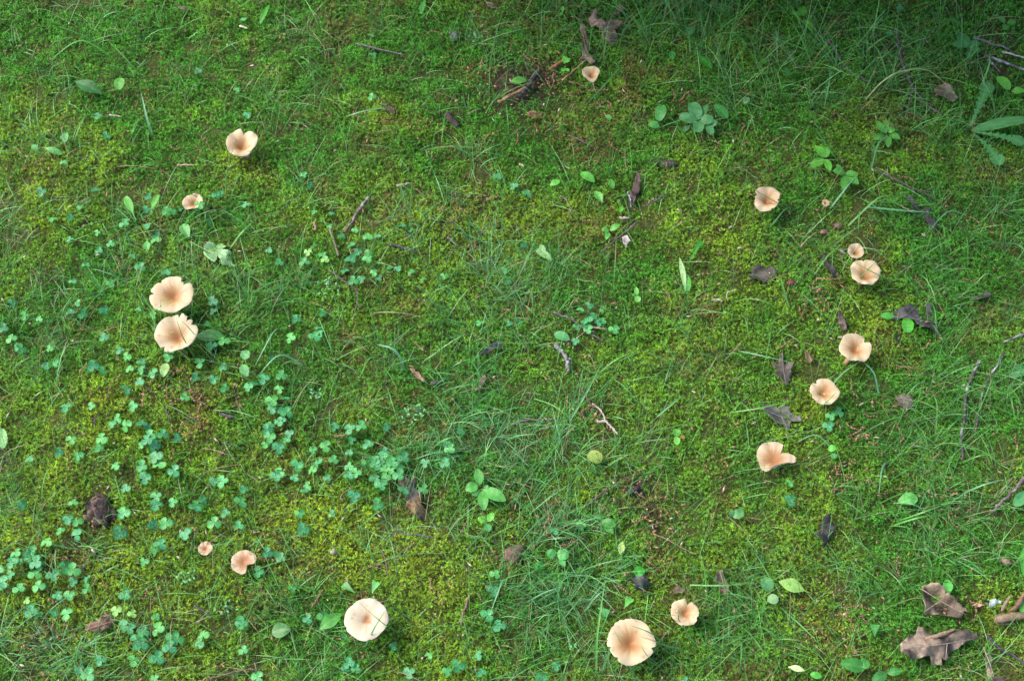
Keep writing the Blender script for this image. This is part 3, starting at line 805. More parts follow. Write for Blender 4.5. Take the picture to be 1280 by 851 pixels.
def plant(name, base, leaves, label, cat='plant', group=None, col=G_MID, shape='oval', land=None, **k):
    """leaves: list of (base, tip, width px[, shape[, colour]]); a stalk runs from the foot to each leaf"""
    foot = P(base[0], base[1], 0)
    root = thing(name, foot)
    for i, lf in enumerate(leaves):
        sh = lf[3] if len(lf) > 3 and lf[3] else shape
        cc = lf[4] if len(lf) > 4 else col
        b, t = W(lf[0], .016), W(lf[1], .018)
        Geo().add(*[q if n else np.array(q) - foot for n, q in enumerate(leaf_geo(b, t, lf[2] * mpp(*base), sh, cc, seed=i + int(base[0]), **k))]).obj('leaf', M_LEAF, root)
        path = smooth_path([foot - foot, (b - foot) * .55 + np.array([0, 0, .002]), b - foot], 5)
        v, f = tube(path, np.linspace(.0009, .0006, 5), 5)
        Geo().add(v, f, np.array([.16, .24, .08])).obj('stalk', M_LEAF, root)
    tag(root, label, cat, group)
    if land: LAND.append((base[0], base[1], land))
    return root

PL = 'small broad-leaved plants in the lawn'
plant('round_leaved_plant', (876, 150), [((872, 150), (865, 129), 17, 'round'), ((869, 152), (849, 146), 15, 'round'), ((876, 152), (892, 150), 15, 'round'), ((874, 152), (872, 166), 14, 'round'), ((884, 157), (890, 169), 10, 'round'), ((888, 158), (896, 152), 8, 'round'), ((878, 146), (884, 131), 7, 'oval'), ((861, 158), (855, 164), 7, 'round', (.10, .20, .13))],
      'rosette of rounded dull bluish leaves at upper right of centre', group=PL, col=G_BLUE, vein=.15, land='rosette of rounded bluish leaves')
plant('round_leaved_seedling', (819, 150), [((823, 151), (828, 132), 14, 'round'), ((824, 158), (810, 156), 11, 'oval')], 'pair of rounded leaves just left of the bluish rosette', group=PL, col=(.10, .29, .10), vein=.12)
plant('violet', (890, 152), [((909, 148), (893, 132), 14, 'oval')], 'glossy dark pointed leaf touching the bluish rosette', group=PL, col=(.05, .22, .06))
plant('star_leaved_seedling', (1108, 168), [((1105, 166), (1095, 152), 10), ((1108, 165), (1108, 150), 6), ((1111, 166), (1118, 160), 8), ((1104, 170), (1092, 175), 10), ((1109, 170), (1110, 185), 9), ((1112, 169), (1125, 174), 10), ((1108, 167), (1104, 160), 6)],
      'star of small pointed bright leaves between grass at upper right', group=PL, col=(.10, .30, .06), land='star-shaped seedling')
plant('violet', (1030, 199), [((1031, 197), (1019, 183), 12), ((1032, 197), (1033, 184), 9), ((1029, 199), (1014, 210), 12), ((1032, 200), (1037, 215), 10)], 'plant of four pointed leaves, left one of a pair at upper right', group=PL, col=G_BRIGHT, land='four-leaved plant at upper right')
plant('violet', (1056, 219), [((1056, 217), (1041, 214), 12), ((1057, 217), (1072, 220), 10), ((1056, 220), (1054, 239), 10), ((1058, 221), (1073, 231), 12), ((1050, 214), (1046, 206), 7)], 'plant of pointed leaves, right one of a pair at upper right', group=PL, col=G_MID)
plant('wild_strawberry', (1210, 62), [((1208, 60), (1200, 42), 14), ((1204, 60), (1190, 55), 11), ((1212, 60), (1224, 53), 11), ((1212, 63), (1226, 64), 10), ((1210, 65), (1212, 75), 10), ((1206, 56), (1196, 47), 10)], 'leafy strawberry-like plant among dark twigs at top right', group=PL, col=(.06, .20, .07), serr=.12, land='strawberry-like plant')
plant('three_leaved_seedling', (1257, 30), [((1256, 28), (1248, 22), 9), ((1256, 31), (1257, 38), 9), ((1259, 29), (1270, 29), 10)], 'three-leaved seedling near the top right corner', group=PL, col=(.08, .26, .06))
plant('three_leaved_seedling', (1003, 24), [((1003, 20), (1004, 8), 11), ((1001, 20), (989, 18), 9), ((1005, 25), (1015, 40), 10)], 'seedling with three yellow-green leaves in the long grass at top', group=PL, col=(.10, .28, .04), serr=.08)
plant('violet', (1262, 112), [((1262, 112), (1246, 97), 14), ((1265, 115), (1281, 114), 10)], 'two pointed leaves between the dandelion and the twigs at right', group=PL, col=G_BRIGHT)
plant('dandelion', (1212, 162), [((1212, 160), (1236, 104), 20, 'dandelion'), ((1216, 163), (1292, 150), 15, 'oval'), ((1216, 165), (1280, 180), 17, 'dandelion'), ((1218, 168), (1251, 207), 20, 'dandelion')],
      'dandelion rosette with four long toothed leaves at the right edge', group=PL, col=(.09, .25, .10), arch=.06, land='dandelion')
plant('plantain', (598, 612), [((600, 605), (597, 586), 12), ((597, 606), (582, 613), 14), ((604, 612), (632, 626), 16), ((603, 614), (605, 638), 13), ((600, 613), (590, 619), 9, None, G_DARK), ((606, 612), (610, 606), 6)], 'plant of six smooth oval leaves right of the clover patch', group=PL, col=(.10, .32, .08), land='plant of smooth oval leaves')
plant('two_leaved_seedling', (609, 655), [((608, 651), (597, 648), 10), ((610, 651), (617, 641), 9), ((609, 655), (611, 664), 9, 'round', (.07, .26, .10))], 'bright two-leaved seedling below the plant of oval leaves', group=PL, col=(.17, .44, .07))
plant('two_leaved_seedling', (762, 290), [((761, 289), (752, 287), 9), ((763, 288), (774, 281), 8), ((761, 291), (757, 300), 7)], 'three-leaved seedling left of the grey leaf scrap', group=PL, col=(.13, .37, .09))
plant('plantain', (172, 280), [((170, 276), (157, 246), 10), ((188, 268), (198, 244), 7), ((184, 298), (184, 313), 8, None, (.14, .38, .12))], 'upright strap-shaped leaves in the grass at left', group=PL, col=(.13, .36, .08), shape='spoon')
plant('plantain', (128, 118), [((128, 118), (94, 103), 17, 'lance', (.035, .14, .045)), ((148, 112), (151, 98), 13, 'round', (.10, .30, .05))], 'dark ribbed leaf with a small round one in the grass at top left', group=PL, vein=.2)
plant('plantain', (60, 190), [((78, 193), (56, 186), 9), ((47, 188), (40, 182), 8), ((81, 178), (83, 166), 8, 'round')], 'thin pale leaves lying among clover at upper left', group=PL, col=(.12, .32, .12))
plant('plantain', (304, 452), [((304, 449), (310, 438), 13, 'oval'), ((303, 456), (309, 471), 12, 'oval')], 'two oval grey-green leaves, one above the other, right of the left pair', group=PL, col=(.14, .33, .15), vein=.2)
plant('wild_strawberry', (758, 650), [((752, 652), (770, 657), 13), ((756, 656), (766, 667), 10), ((752, 650), (745, 644), 9)], 'folded toothed leaves in the grass below centre', group=PL, col=(.08, .25, .06), serr=.15)
plant('wild_strawberry', (1078, 838), [((1080, 834), (1050, 829), 18), ((1076, 832), (1086, 826), 14)], 'dark veined toothed leaves at the bottom, left of the big dead leaves', group=PL, col=(.06, .23, .05), serr=.1)
plant('wild_strawberry', (1108, 843), [((1108, 842), (1090, 850), 13), ((1110, 841), (1126, 838), 10)], 'green leaf pair cut off by the bottom edge below the dead leaves', group=PL, col=(.06, .23, .06), serr=.1)
plant('round_leaved_plant', (962, 742), [((962, 738), (955, 722), 16, 'round'), ((960, 746), (972, 752), 13, 'round', (.22, .34, .20))], 'two rounded grey-green leaves beside the pale fallen leaf at lower right', group=PL, col=(.11, .27, .12), vein=.12)
plant('round_leaved_plant', (916, 645), [((916, 645), (930, 640), 12, 'round'), ((916, 645), (913, 638), 8, 'round')], 'dull rounded leaves below the torn crescent mushroom', group=PL, col=(.10, .24, .10), vein=.15)
plant('round_leaved_plant', (698, 694), [((697, 694), (711, 692), 15, 'round'), ((694, 694), (684, 690), 12, 'round'), ((680, 706), (668, 707), 10, 'round', (.05, .24, .05)), ((700, 698), (706, 708), 8, 'oval')], 'rounded green leaves between the brown bark piece and the grass tuft', group=PL, col=(.09, .33, .11), vein=.12)
plant('seedling', (707, 82), [((706, 78), (713, 74), 7), ((706, 80), (704, 70), 5), ((706, 86), (702, 90), 6, 'round'), ((707, 86), (711, 90), 5, 'round')], 'bright seedling sprouting from bare soil by the bark strips', group=PL, col=(.12, .40, .06))
plant('seedling', (703, 17), [((703, 15), (704, 8), 4), ((703, 16), (700, 20), 4)], 'tiny two-leaved seedling left of the big oak leaf at top', group=PL, col=(.12, .36, .10))
plant('seedling', (796, 368), [((796, 369), (795, 359), 6), ((797, 370), (797, 378), 8, 'round'), ((793, 370), (790, 368), 4)], 'tiny bright seedling in open moss right of centre', group=PL, col=(.2, .46, .12))
plant('seedling', (848, 545), [((846, 545), (846, 536), 10, 'round', (.13, .38, .06)), ((846, 546), (846, 556), 8, 'round', (.2, .46, .12)), ((850, 545), (856, 548), 6, 'oval', (.24, .12, .04))], 'small green and brown seedling in the middle of the mushroom ring', group=PL)
plant('seedling', (1039, 565), [((1036, 562), (1044, 559), 9, 'round'), ((1040, 567), (1044, 573), 8, 'round', (.08, .28, .10))], 'small bright seedling right of the torn crescent mushroom', group=PL, col=(.12, .42, .06))
plant('seedling', (778, 255), [((778, 258), (775, 266), 6), ((774, 254), (772, 250), 4)], 'tiny upright seedling below the curled dark leaf', group=PL, col=(.12, .38, .06))

SL = 'single green leaves in the moss'
lone_leaf('fallen_leaf', (428, 766), (399, 787), 17, 'lance', (.075, .27, .05), 'large pointed green leaf left of the palest mushroom', vein=.3)
lone_leaf('leaf', (444, 741), (429, 730), 10, 'fan', (.12, .28, .11), 'folded grey-green leaf above the palest mushroom')
lone_leaf('leaf', (465, 741), (471, 727), 11, 'fan', (.17, .42, .17), 'small wedge leaf touching the top of the palest mushroom')
lone_leaf('leaf', (340, 790), (363, 786), 19, 'oval', (.10, .22, .09), 'dull veined leaf in the grass, far left of the palest mushroom', vein=.7)
lone_leaf('leaf', (243, 421), (283, 422), 18, 'lance', (.05, .20, .06), 'dark toothed leaf tucked under the lower mushroom of the left pair', serr=.06)
lone_leaf('leaf', (208, 454), (204, 471), 12, 'oval', (.34, .46, .20), 'yellowish leaf just below the lower mushroom of the left pair')
lone_leaf('leaf', (228, 281), (236, 297), 13, 'oval', (.15, .34, .13), 'curled pale-edged leaf below the clover-topped small mushroom', fold=.5)
lone_leaf('leaf', (700, 226), (688, 232), 9, 'oval', (.16, .42, .09), 'small bright oval leaf, leftmost of those right of centre top')
lone_leaf('leaf', (726, 216), (743, 228), 12, 'oval', (.11, .36, .06), 'bright oval leaf, topmost of those right of centre top')
lone_leaf('leaf', (743, 239), (753, 254), 10, 'lance', (.14, .38, .10), 'folded bright leaf, lowest of those right of centre top', fold=.4)
lone_leaf('leaf', (766, 236), (763, 224), 8, 'oval', (.08, .26, .06), 'small dull leaf beside the curled dark leaf')
lone_leaf('leaf', (658, 60 + 40), (638, 104), 11, 'oval', (.11, .30, .07), 'oval leaf standing beside the dark rotten stick at top')
lone_leaf('leaf', (860, 44), (866, 33), 12, 'oval', (.06, .20, .08), 'dull leaf half hidden in long grass at top')
lone_leaf('leaf', (840, 64), (840, 75), 9, 'oval', (.06, .24, .07), 'small leaf right of the big oak leaf at top')
lone_leaf('leaf', (872, 70), (890, 88), 11, 'lance', (.05, .26, .03), 'glossy pointed leaf above the bluish rosette')
lone_leaf('leaf', (952, 74), (956, 80), 9, 'round', (.08, .26, .04), 'small bright leaf in the long grass above the folded mushroom')
lone_leaf('leaf', (982, 86), (984, 94), 9, 'round', (.05, .20, .06), 'round dull leaf in moss at upper right')
lone_leaf('leaf', (758, 124 + 20), (763, 150), 7, 'round', (.12, .34, .12), 'tiny pale leaf in dark moss below the bark strips')
lone_leaf('leaf', (670, 312), (690, 326), 10, 'oval', (.28, .42, .22), 'pale grey-green folded leaf in grass at centre')
lone_leaf('leaf', (680, 318), (676, 306), 8, 'oval', (.3, .42, .26), 'small pale upright leaf in grass at centre')
lone_leaf('leaf', (693, 407 + 10), (712, 425), 13, 'oval', (.10, .30, .14), 'blue-green leaf left of the clover clump at centre')
lone_leaf('leaf', (1101, 395), (1118, 396), 10, 'oval', (.08, .32, .06), 'smooth oval leaf left of the shredded dark leaf', vein=.15)
lone_leaf('leaf', (1134, 398), (1134, 416), 15, 'round', (.09, .36, .05), 'heart-shaped bright leaf in front of the shredded dark leaf', vein=.25)
lone_leaf('fallen_leaf', (1147, 622), (1123, 627), 17, 'oval', (.17, .46, .15), 'pale green heart-shaped leaf lying at lower right', vein=.15)
lone_leaf('leaf', (794, 718), (804, 710), 13, 'round', (.05, .30, .04), 'shiny green leaf above the charred lump')
lone_leaf('leaf', (780, 760), (788, 747), 11, 'fan', (.15, .44, .10), 'small bright leaf above the largest mushroom')
lone_leaf('leaf', (747, 759), (760, 768), 11, 'fan', (.13, .40, .16), 'small leaf left of and above the largest mushroom')
lone_leaf('fallen_leaf', (778, 676), (775, 693), 9, 'lance', (.48, .50, .22), 'pale yellowish fallen leaf above the charred lump', vein=.1)
lone_leaf('fallen_leaf', (735, 567), (752, 576), 17, 'round', (.34, .36, .10), 'round translucent yellow leaf in the moss below centre', vein=.15)
lone_leaf('fallen_leaf', (1006, 738), (973, 727), 18, 'lance', (.34, .48, .16), 'pale green fallen leaf with a drawn-out tip at lower right', vein=.12, stalk=(1013, 741))
lone_leaf('fallen_leaf', (985, 833), (1006, 838), 8, 'lance', (.62, .60, .40), 'small cream leaf near the bottom edge', vein=.05)
lone_leaf('leaf', (1013, 842), (1027, 846), 9, 'oval', (.10, .38, .07), 'small green oval leaf at the bottom edge')
lone_leaf('leaf', (1185, 724), (1183, 743), 13, 'oval', (.13, .44, .10), 'fresh green leaf on top of the crumpled dead leaf')
lone_leaf('leaf', (1093, 795), (1093, 780), 12, 'fan', (.08, .28, .08), 'small wedge leaf left of the crumpled dead leaf')
lone_leaf('leaf', (1279, 720), (1279, 684), 12, 'lance', (.09, .33, .05), 'green leaf cut by the right edge at lower right')
lone_leaf('leaf', (1276, 765), (1284, 745), 12, 'oval', (.10, .34, .06), 'green leaf behind the rolled tan leaf at the right edge')
lone_leaf('leaf', (4, 560), (3, 536), 13, 'oval', (.25, .42, .20), 'pale leaf over the dark hollow at the left edge', serr=.08)
lone_leaf('leaf', (860, 330), (877, 302), 9, 'dandelion', (.05, .24, .04), 'narrow toothed dark leaf left of the folded mushroom')
lone_leaf('leaf', (860, 364), (858, 343), 9, 'oval', (.12, .36, .07), 'short lobed green scrap beside a pale torn leaf', serr=.1)
lone_leaf('fallen_leaf', (857, 365), (849, 322), 7, 'lance', (.40, .50, .30), 'pale torn leaf strip standing in moss right of centre')
lone_leaf('leaf', (1262, 470), (1284, 460), 15, 'oval', (.06, .24, .09), 'dull leaf by the lichened sticks at the right edge')
lone_leaf('leaf', (1268, 632), (1284, 615), 15, 'oval', (.08, .27, .12), 'leaf beside the stick at the right edge below')
lone_leaf('leaf', (930, 130), (936, 122), 8, 'oval', (.16, .32, .18), 'small pale leaf right of the bluish rosette')
lone_leaf('leaf', (526, 18), (531, 1), 7, 'oval', (.09, .30, .08), 'fern-like small leaf at the top edge', serr=.25)
lone_leaf('leaf', (325, 30), (337, 7), 7, 'oval', (.07, .28, .04), 'bright narrow leaf at the top left', serr=.15)

# sprigs of tiny pale leaves
def sprig(u, v, n, r, label):
    foot = P(u, v, 0); root = thing('chickweed', foot)
    for i in range(n):
        a, q = random.uniform(0, 6.3), r * math.sqrt(random.random())
        uu, vv = u + q * math.cos(a), v + q * .8 * math.sin(a); a2 = random.uniform(0, 6.3)
        b, t = P(uu, vv, .013), P(uu + 4.2 * math.cos(a2), vv + 4.2 * math.sin(a2), .016)
        V, F, C = leaf_geo(b, t, .0018, 'oval', (.20, .42, .26), nt=4, nw=3, vein=0, seed=i)
        Geo().add(np.array(V) - foot, F, C).obj('leaf', M_LEAF, root)
    for i in range(4):
        a = random.uniform(0, 6.3)
        e = P(u + r * math.cos(a), v + .8 * r * math.sin(a), .012) - foot
        vv, ff = tube(smooth_path([(0, 0, 0), e * .5 + np.array([0, 0, .006]), e], 6), np.full(6, .0004), 4)
        Geo().add(vv, ff, np.array([.12, .26, .10])).obj('stalk', M_LEAF, root)
    tag(root, label, 'chickweed', 'sprigs of tiny pale leaves')
sprig(408, 360, 24, 17, 'sprig of tiny pale leaves below the yellow-green clover')
sprig(515, 518, 26, 17, 'sprig of tiny pale leaves above the large clover patch')
sprig(392, 492, 14, 9, 'grey-green star of narrow leaflets left of the grass tuft')
sprig(230, 718, 14, 13, 'sprig of tiny pale leaves below the small white-rimmed cup')
sprig(592, 45, 12, 9, 'sprig of tiny pale leaves in shade at the top')
sprig(282, 758, 14, 14, 'scattered tiny pale leaves in moss left of the palest mushroom')
sprig(718, 808, 9, 7, 'little green star left of the largest mushroom')

# ------------------------------------------------------------------ dead leaves and bark pieces from traced outlines
def flat_piece(name, pts, col, z=.009, amp=.004, edge=.003, thick=.0004, mat=None, col2=None, step=.0032, seed=0, dome=0.0, veins=None, rough=0.0):
    """a crumpled sheet with the given outline (photograph pixels), its own distance, thickness and folds"""
    rs = np.random.default_rng(seed)
    B = np.array([P(u, v, z)[:2] for (u, v) in pts])
    dense = []
    for i in range(len(B)):
        a, b = B[i], B[(i + 1) % len(B)]
        m = max(1, int(np.linalg.norm(b - a) / step))
        for q in range(m):
            w = a + (b - a) * q / m
            dense.append(w + (rs.normal(0, step * .16, 2) if q else 0))
    dense = np.array(dense)
    lo, hi = dense.min(0), dense.max(0)
    gx, gy = np.meshgrid(np.arange(lo[0], hi[0], step), np.arange(lo[1], hi[1], step))
    grid = np.stack([gx.ravel(), gy.ravel()], 1) + rs.normal(0, step * .15, (gx.size, 2))
    x, y = grid[:, 0], grid[:, 1]
    ins = np.zeros(len(grid), bool)
    n = len(dense)
    for i in range(n):
        a, b = dense[i], dense[(i + 1) % n]
        hit = ((a[1] > y) != (b[1] > y)) & (x < (b[0] - a[0]) * (y - a[1]) / (b[1] - a[1] + 1e-12) + a[0])
        ins ^= hit
    grid = grid[ins]
    if len(grid):
        dd = np.min(np.linalg.norm(grid[:, None] - dense[None], axis=2), 1)
        grid = grid[dd > step * .5]
    allp = np.concatenate([dense, grid]) if len(grid) else dense
    vo, _, fo, *_ = delaunay_2d_cdt([Vector(p) for p in allp], [], [list(range(n))], 1, 1e-7)
    vo = np.array([tuple(p) for p in vo])
    dist = np.min(np.linalg.norm(vo[:, None] - dense[None], axis=2), 1)
    md = max(dist.max(), 1e-6)
    f1 = (noise(vo[:, 0], vo[:, 1], 90, seed + 3) - .5) * 2; f2 = (noise(vo[:, 0], vo[:, 1], 260, seed + 4) - .5)
    ang = rs.uniform(0, 3.14); fold = np.abs((((vo[:, 0] * math.cos(ang) + vo[:, 1] * math.sin(ang)) * 60) % 2) - 1) - .5
    zz = hgt(vo[:, 0], vo[:, 1]) + z + amp * (f1 * .7 + fold * .9) + amp * .4 * f2 + edge * (1 - dist / md) ** 3 * np.sign(f1 + .3) + dome * (dist / md) ** .5
    if rough: zz = zz + rough * rs.normal(0, 1, len(zz))
    zz = np.maximum(zz, hgt(vo[:, 0], vo[:, 1]) + .003)
    c = np.array(col); c2 = np.array(col2 if col2 is not None else np.array(col) * .55)
    k = np.clip((noise(vo[:, 0], vo[:, 1], 75, seed + 5) - .47) * 4.5 + .5 + f2 * .9, 0, 1)[:, None]
    C = c * (1 - k) + c2 * k
    C = C * (1 + .55 * (1 - dist / md)[:, None] ** 5 * (noise(vo[:, 0], vo[:, 1], 120, seed + 8) > .45)[:, None])     # light on curled-up margins, painted into the colour
    C = C * rs.uniform(.8, 1.2, (len(C), 1)) * (1.0 if mat is M_LEAF or name == 'lichen' else .72)
    org = np.array([vo[:, 0].mean(), vo[:, 1].mean(), 0.0]); org[2] = float(hgt(org[0], org[1]))
    g = Geo().add(np.column_stack([vo, zz]), fo, C)
    o = g.obj(name, mat or M_DEAD, None, org)
    md_ = o.modifiers.new('thickness', 'SOLIDIFY'); md_.thickness = thick; md_.offset = -1
    for ln in (veins or []):
        path = smooth_path([W(q, z + amp * .9 + .0012) for q in ln], 8)
        v, f = tube(path - org, np.linspace(.0006, .0003, 8), 5)
        Geo().add(v, f, np.array(col) * .95).obj('midrib' if ln is veins[0] else 'vein', M_DEAD, o)
    return o
DL, BK = 'dead leaves lying on the moss', 'bark and wood pieces on the moss'
GREY, BROWN_, PUR, TAN_, BLK = (.125, .115, .105), (.20, .135, .095), (.155, .105, .095), (.33, .245, .165), (.045, .040, .042)

o = flat_piece('oak_leaf', [(735, 21), (744, 13), (752, 25), (756, 32), (761, 25), (780, 30), (768, 39), (774, 49), (763, 54), (753, 49), (756, 41), (747, 35), (738, 30)], (.23, .165, .135), amp=.006, seed=1, veins=[[(740, 18), (754, 35), (770, 47)], [(756, 36), (776, 30)]])
tag(o, 'large curled brown oak leaf at the top edge', 'dead leaf', DL); LAND.append((756, 35, 'curled oak leaf at the top'))
o = flat_piece('dead_leaf', [(725, 33), (731, 36), (735, 55), (737, 66), (744, 79), (738, 79), (732, 72), (723, 73), (728, 66), (727, 48)], (.21, .16, .115), seed=2, z=.014, veins=[[(728, 40), (733, 62), (742, 78)]])
tag(o, 'narrow crumpled brown leaf reaching up from the mushroom by the bark strips', 'dead leaf', DL)
o = flat_piece('dead_leaf', [(765, 12), (775, 7), (783, 13), (776, 18), (768, 17)], (.14, .10, .075), seed=3)
tag(o, 'small brown leaf scrap above the curled oak leaf', 'dead leaf', DL)
o = flat_piece('dead_leaf', [(796, 219), (800, 222), (799, 240), (793, 252), (789, 262), (785, 258), (788, 240)], PUR, seed=4, amp=.005)
tag(o, 'curled purplish brown leaf right of centre top', 'dead leaf', DL); LAND.append((793, 240, 'curled purplish leaf'))
o = flat_piece('dead_leaf', [(939, 338), (946, 332), (960, 333), (972, 340), (966, 349), (955, 354), (944, 350), (936, 352)], (.115, .105, .085), seed=5, veins=[[(938, 344), (955, 343), (971, 342)]])
tag(o, 'flat grey-brown leaf below the folded mushroom with the visible stalk', 'dead leaf', DL)
o = flat_piece('dead_leaf', [(1124, 242), (1132, 240), (1142, 252), (1148, 260), (1160, 262), (1169, 271), (1170, 288), (1161, 284), (1152, 268), (1141, 262), (1138, 252)], (.085, .080, .085), seed=6, veins=[[(1128, 242), (1148, 262), (1168, 282)]])
tag(o, 'twisted dark slate leaf among grass at the upper right', 'dead leaf', DL)
o = flat_piece('dead_leaf', [(1026, 318), (1034, 318), (1038, 330), (1049, 346), (1043, 348), (1034, 336)], (.06, .055, .06), seed=7, veins=[[(1029, 319), (1038, 334), (1047, 347)]])
tag(o, 'dark folded leaf strip left of the small deep cup mushroom', 'dead leaf', DL)
o = flat_piece('dead_leaf', [(1046, 389), (1050, 389), (1056, 402), (1058, 413), (1053, 413), (1048, 402)], (.13, .09, .085), seed=8)
tag(o, 'narrow brown leaf strip above the mushroom with the folded right rim', 'dead leaf', DL)
o = flat_piece('oak_leaf', [(1115, 400), (1118, 388), (1127, 387), (1136, 382), (1148, 390), (1160, 396), (1156, 382), (1160, 380), (1174, 399), (1179, 404), (1172, 410), (1174, 424), (1162, 413), (1151, 410), (1141, 401), (1131, 398)], (.135, .120, .125), seed=9, amp=.006, col2=(.06, .055, .06), veins=[[(1118, 396), (1145, 399), (1176, 405)], [(1160, 402), (1158, 383)]])
tag(o, 'shredded dark oak leaf with spread lobes at right', 'dead leaf', DL); LAND.append((1150, 400, 'shredded dark oak leaf'))
o = flat_piece('dead_leaf', [(1118, 425), (1124, 418), (1128, 412), (1130, 414), (1124, 424), (1123, 430)], (.06, .045, .055), seed=10)
tag(o, 'small black leaf shred below the shredded dark oak leaf', 'dead leaf', DL)
o = flat_piece('oak_leaf', [(975, 438), (982, 439), (981, 453), (992, 455), (988, 463), (991, 472), (984, 482), (978, 480), (975, 472), (967, 472), (972, 466), (963, 454), (976, 457), (974, 449)], (.165, .140, .120), seed=11, col2=(.10, .085, .07), veins=[[(978, 439), (979, 460), (983, 481)]])
tag(o, 'brown lobed oak leaf, upper of two left of the round notched mushroom', 'dead leaf', DL)
o = flat_piece('oak_leaf', [(951, 509), (967, 508), (970, 511), (985, 509), (987, 517), (1003, 522), (1000, 529), (988, 527), (985, 540), (978, 531), (969, 529), (958, 519)], (.165, .165, .155), seed=12, col2=(.115, .115, .105), veins=[[(952, 510), (975, 520), (1002, 526)], [(977, 521), (985, 538)]])
tag(o, 'grey lobed oak leaf, lower of two left of the round notched mushroom', 'dead leaf', DL); LAND.append((977, 520, 'grey lobed oak leaf'))
o = flat_piece('dead_leaf', [(1017, 670), (1026, 656), (1032, 643), (1040, 648), (1045, 658), (1042, 668), (1036, 676), (1030, 684), (1026, 675)], (.060, .056, .058), seed=13, amp=.007, z=.016)
tag(o, 'folded charcoal-grey leaf standing in moss at lower right', 'dead leaf', DL); LAND.append((1032, 662, 'folded charcoal-grey leaf'))
o = flat_piece('oak_leaf', [(1151, 732), (1162, 730), (1178, 735), (1179, 744), (1189, 749), (1209, 768), (1201, 767), (1199, 775), (1182, 768), (1156, 768), (1151, 757), (1150, 746)], (.30, .225, .155), seed=14, amp=.012, z=.014, col2=(.085, .062, .048), veins=[[(1152, 736), (1178, 752), (1208, 768)], [(1176, 750), (1156, 764)]])
tag(o, 'crumpled tan oak leaf, upper of the two big ones at lower right', 'dead leaf', DL); LAND.append((1175, 752, 'upper big dead leaf'))
o = flat_piece('oak_leaf', [(1124, 806), (1133, 797), (1144, 794), (1146, 785), (1162, 794), (1178, 790), (1193, 786), (1202, 787), (1221, 798), (1204, 805), (1185, 818), (1182, 826), (1176, 822), (1178, 831), (1167, 828), (1161, 820), (1139, 825), (1125, 818)], (.26, .20, .150), seed=15, amp=.012, z=.013, col2=(.085, .068, .058), veins=[[(1126, 810), (1170, 806), (1218, 798)], [(1160, 807), (1146, 788)], [(1184, 804), (1182, 824)]])
tag(o, 'widest brown oak leaf, lower of the two big ones at lower right', 'dead leaf', DL); LAND.append((1168, 806, 'lower big dead leaf'))

def rolled(name, path, rad, col, label, seed=0, sides=11):
    pts = smooth_path([W(q) for q in path], 12)
    org = P(path[0][0], path[0][1], 0)
    prof = np.interp(np.linspace(0, 1, 12), [0, .15, .7, 1], [.55, 1, .85, .35]) * rad
    v, f = tube(pts - org, prof, sides, .10, seed)
    rs = np.random.default_rng(seed)
    o = Geo().add(v, f[:-2], np.array(col) * rs.uniform(.75, 1.2, (len(v), 1))).obj(name, M_DEAD, at=org)
    md_ = o.modifiers.new('thickness', 'SOLIDIFY'); md_.thickness = .0004
    tag(o, label, 'dead leaf', DL)
    return o
rolled('dead_leaf', [(1156, 798, 20), (1170, 795, 22), (1194, 786, 20)], .0026, (.24, .175, .115), 'tan leaf rolled into a tube across the lower big dead leaf', 3)
rolled('dead_leaf', [(1243, 774, 14), (1262, 771, 15), (1290, 768, 14)], .0052, (.20, .145, .09), 'thick rolled tan leaf at the right edge', 4); LAND.append((1262, 771, 'thick rolled tan leaf'))
rolled('dead_leaf', [(1246, 779, 8), (1258, 779, 9), (1269, 779, 8)], .0018, (.18, .13, .09), 'thin rolled brown leaf under the thick rolled tan one', 5)
rolled('dead_leaf', [(1252, 764, 14), (1258, 752, 20), (1264, 744, 24)], .0022, (.20, .15, .10), 'upright curled leaf end above the thick rolled tan leaf', 6)
rolled('dead_leaf', [(1262, 764, 12), (1272, 756, 16), (1282, 738, 22)], .0030, (.18, .10, .06), 'dark curled leaf edge behind the thick rolled tan leaf', 7)
o = flat_piece('dead_leaf', [(1229, 808), (1233, 815), (1241, 829), (1245, 840), (1240, 848), (1236, 846), (1232, 832)], (.40, .31, .22), seed=16, veins=[[(1229, 808), (1237, 828), (1242, 844)]])
tag(o, 'slim tan leaf hanging down at the lower right corner', 'dead leaf', DL)
o = flat_piece('dead_leaf', [(1238, 846), (1256, 845), (1262, 853), (1240, 856)], (.20, .16, .12), seed=17)
tag(o, 'brown leaf cut by the bottom edge at lower right', 'dead leaf', DL)
o = flat_piece('dead_leaf', [(1214, 757), (1220, 754), (1231, 757), (1222, 760)], (.36, .22, .14), seed=18, amp=.002)
tag(o, 'small reddish tan leaf right of the upper big dead leaf', 'dead leaf', DL)
o = flat_piece('dead_leaf', [(1250, 699), (1256, 694), (1264, 698), (1263, 705), (1256, 706)], (.36, .25, .20), seed=19, amp=.002, dome=.003)
tag(o, 'small pinkish brown oval leaf near the right edge', 'dead leaf', DL)
o = flat_piece('dead_leaf', [(106, 788), (112, 781), (121, 778), (130, 770), (137, 768), (148, 774), (140, 782), (127, 790), (116, 789)], (.27, .15, .105), seed=20, veins=[[(107, 787), (125, 781), (147, 774)]])
tag(o, 'reddish brown folded leaf between clover at lower left', 'dead leaf', DL); LAND.append((127, 780, 'reddish brown folded leaf'))
o = flat_piece('dead_leaf', [(497, 600), (506, 597), (514, 603), (518, 596), (522, 612), (530, 620), (526, 632), (536, 640), (526, 650), (515, 640), (508, 636), (510, 620), (503, 612)], (.085, .080, .082), seed=21, amp=.007, col2=(.20, .125, .06), veins=[[(500, 602), (514, 618), (528, 646)]])
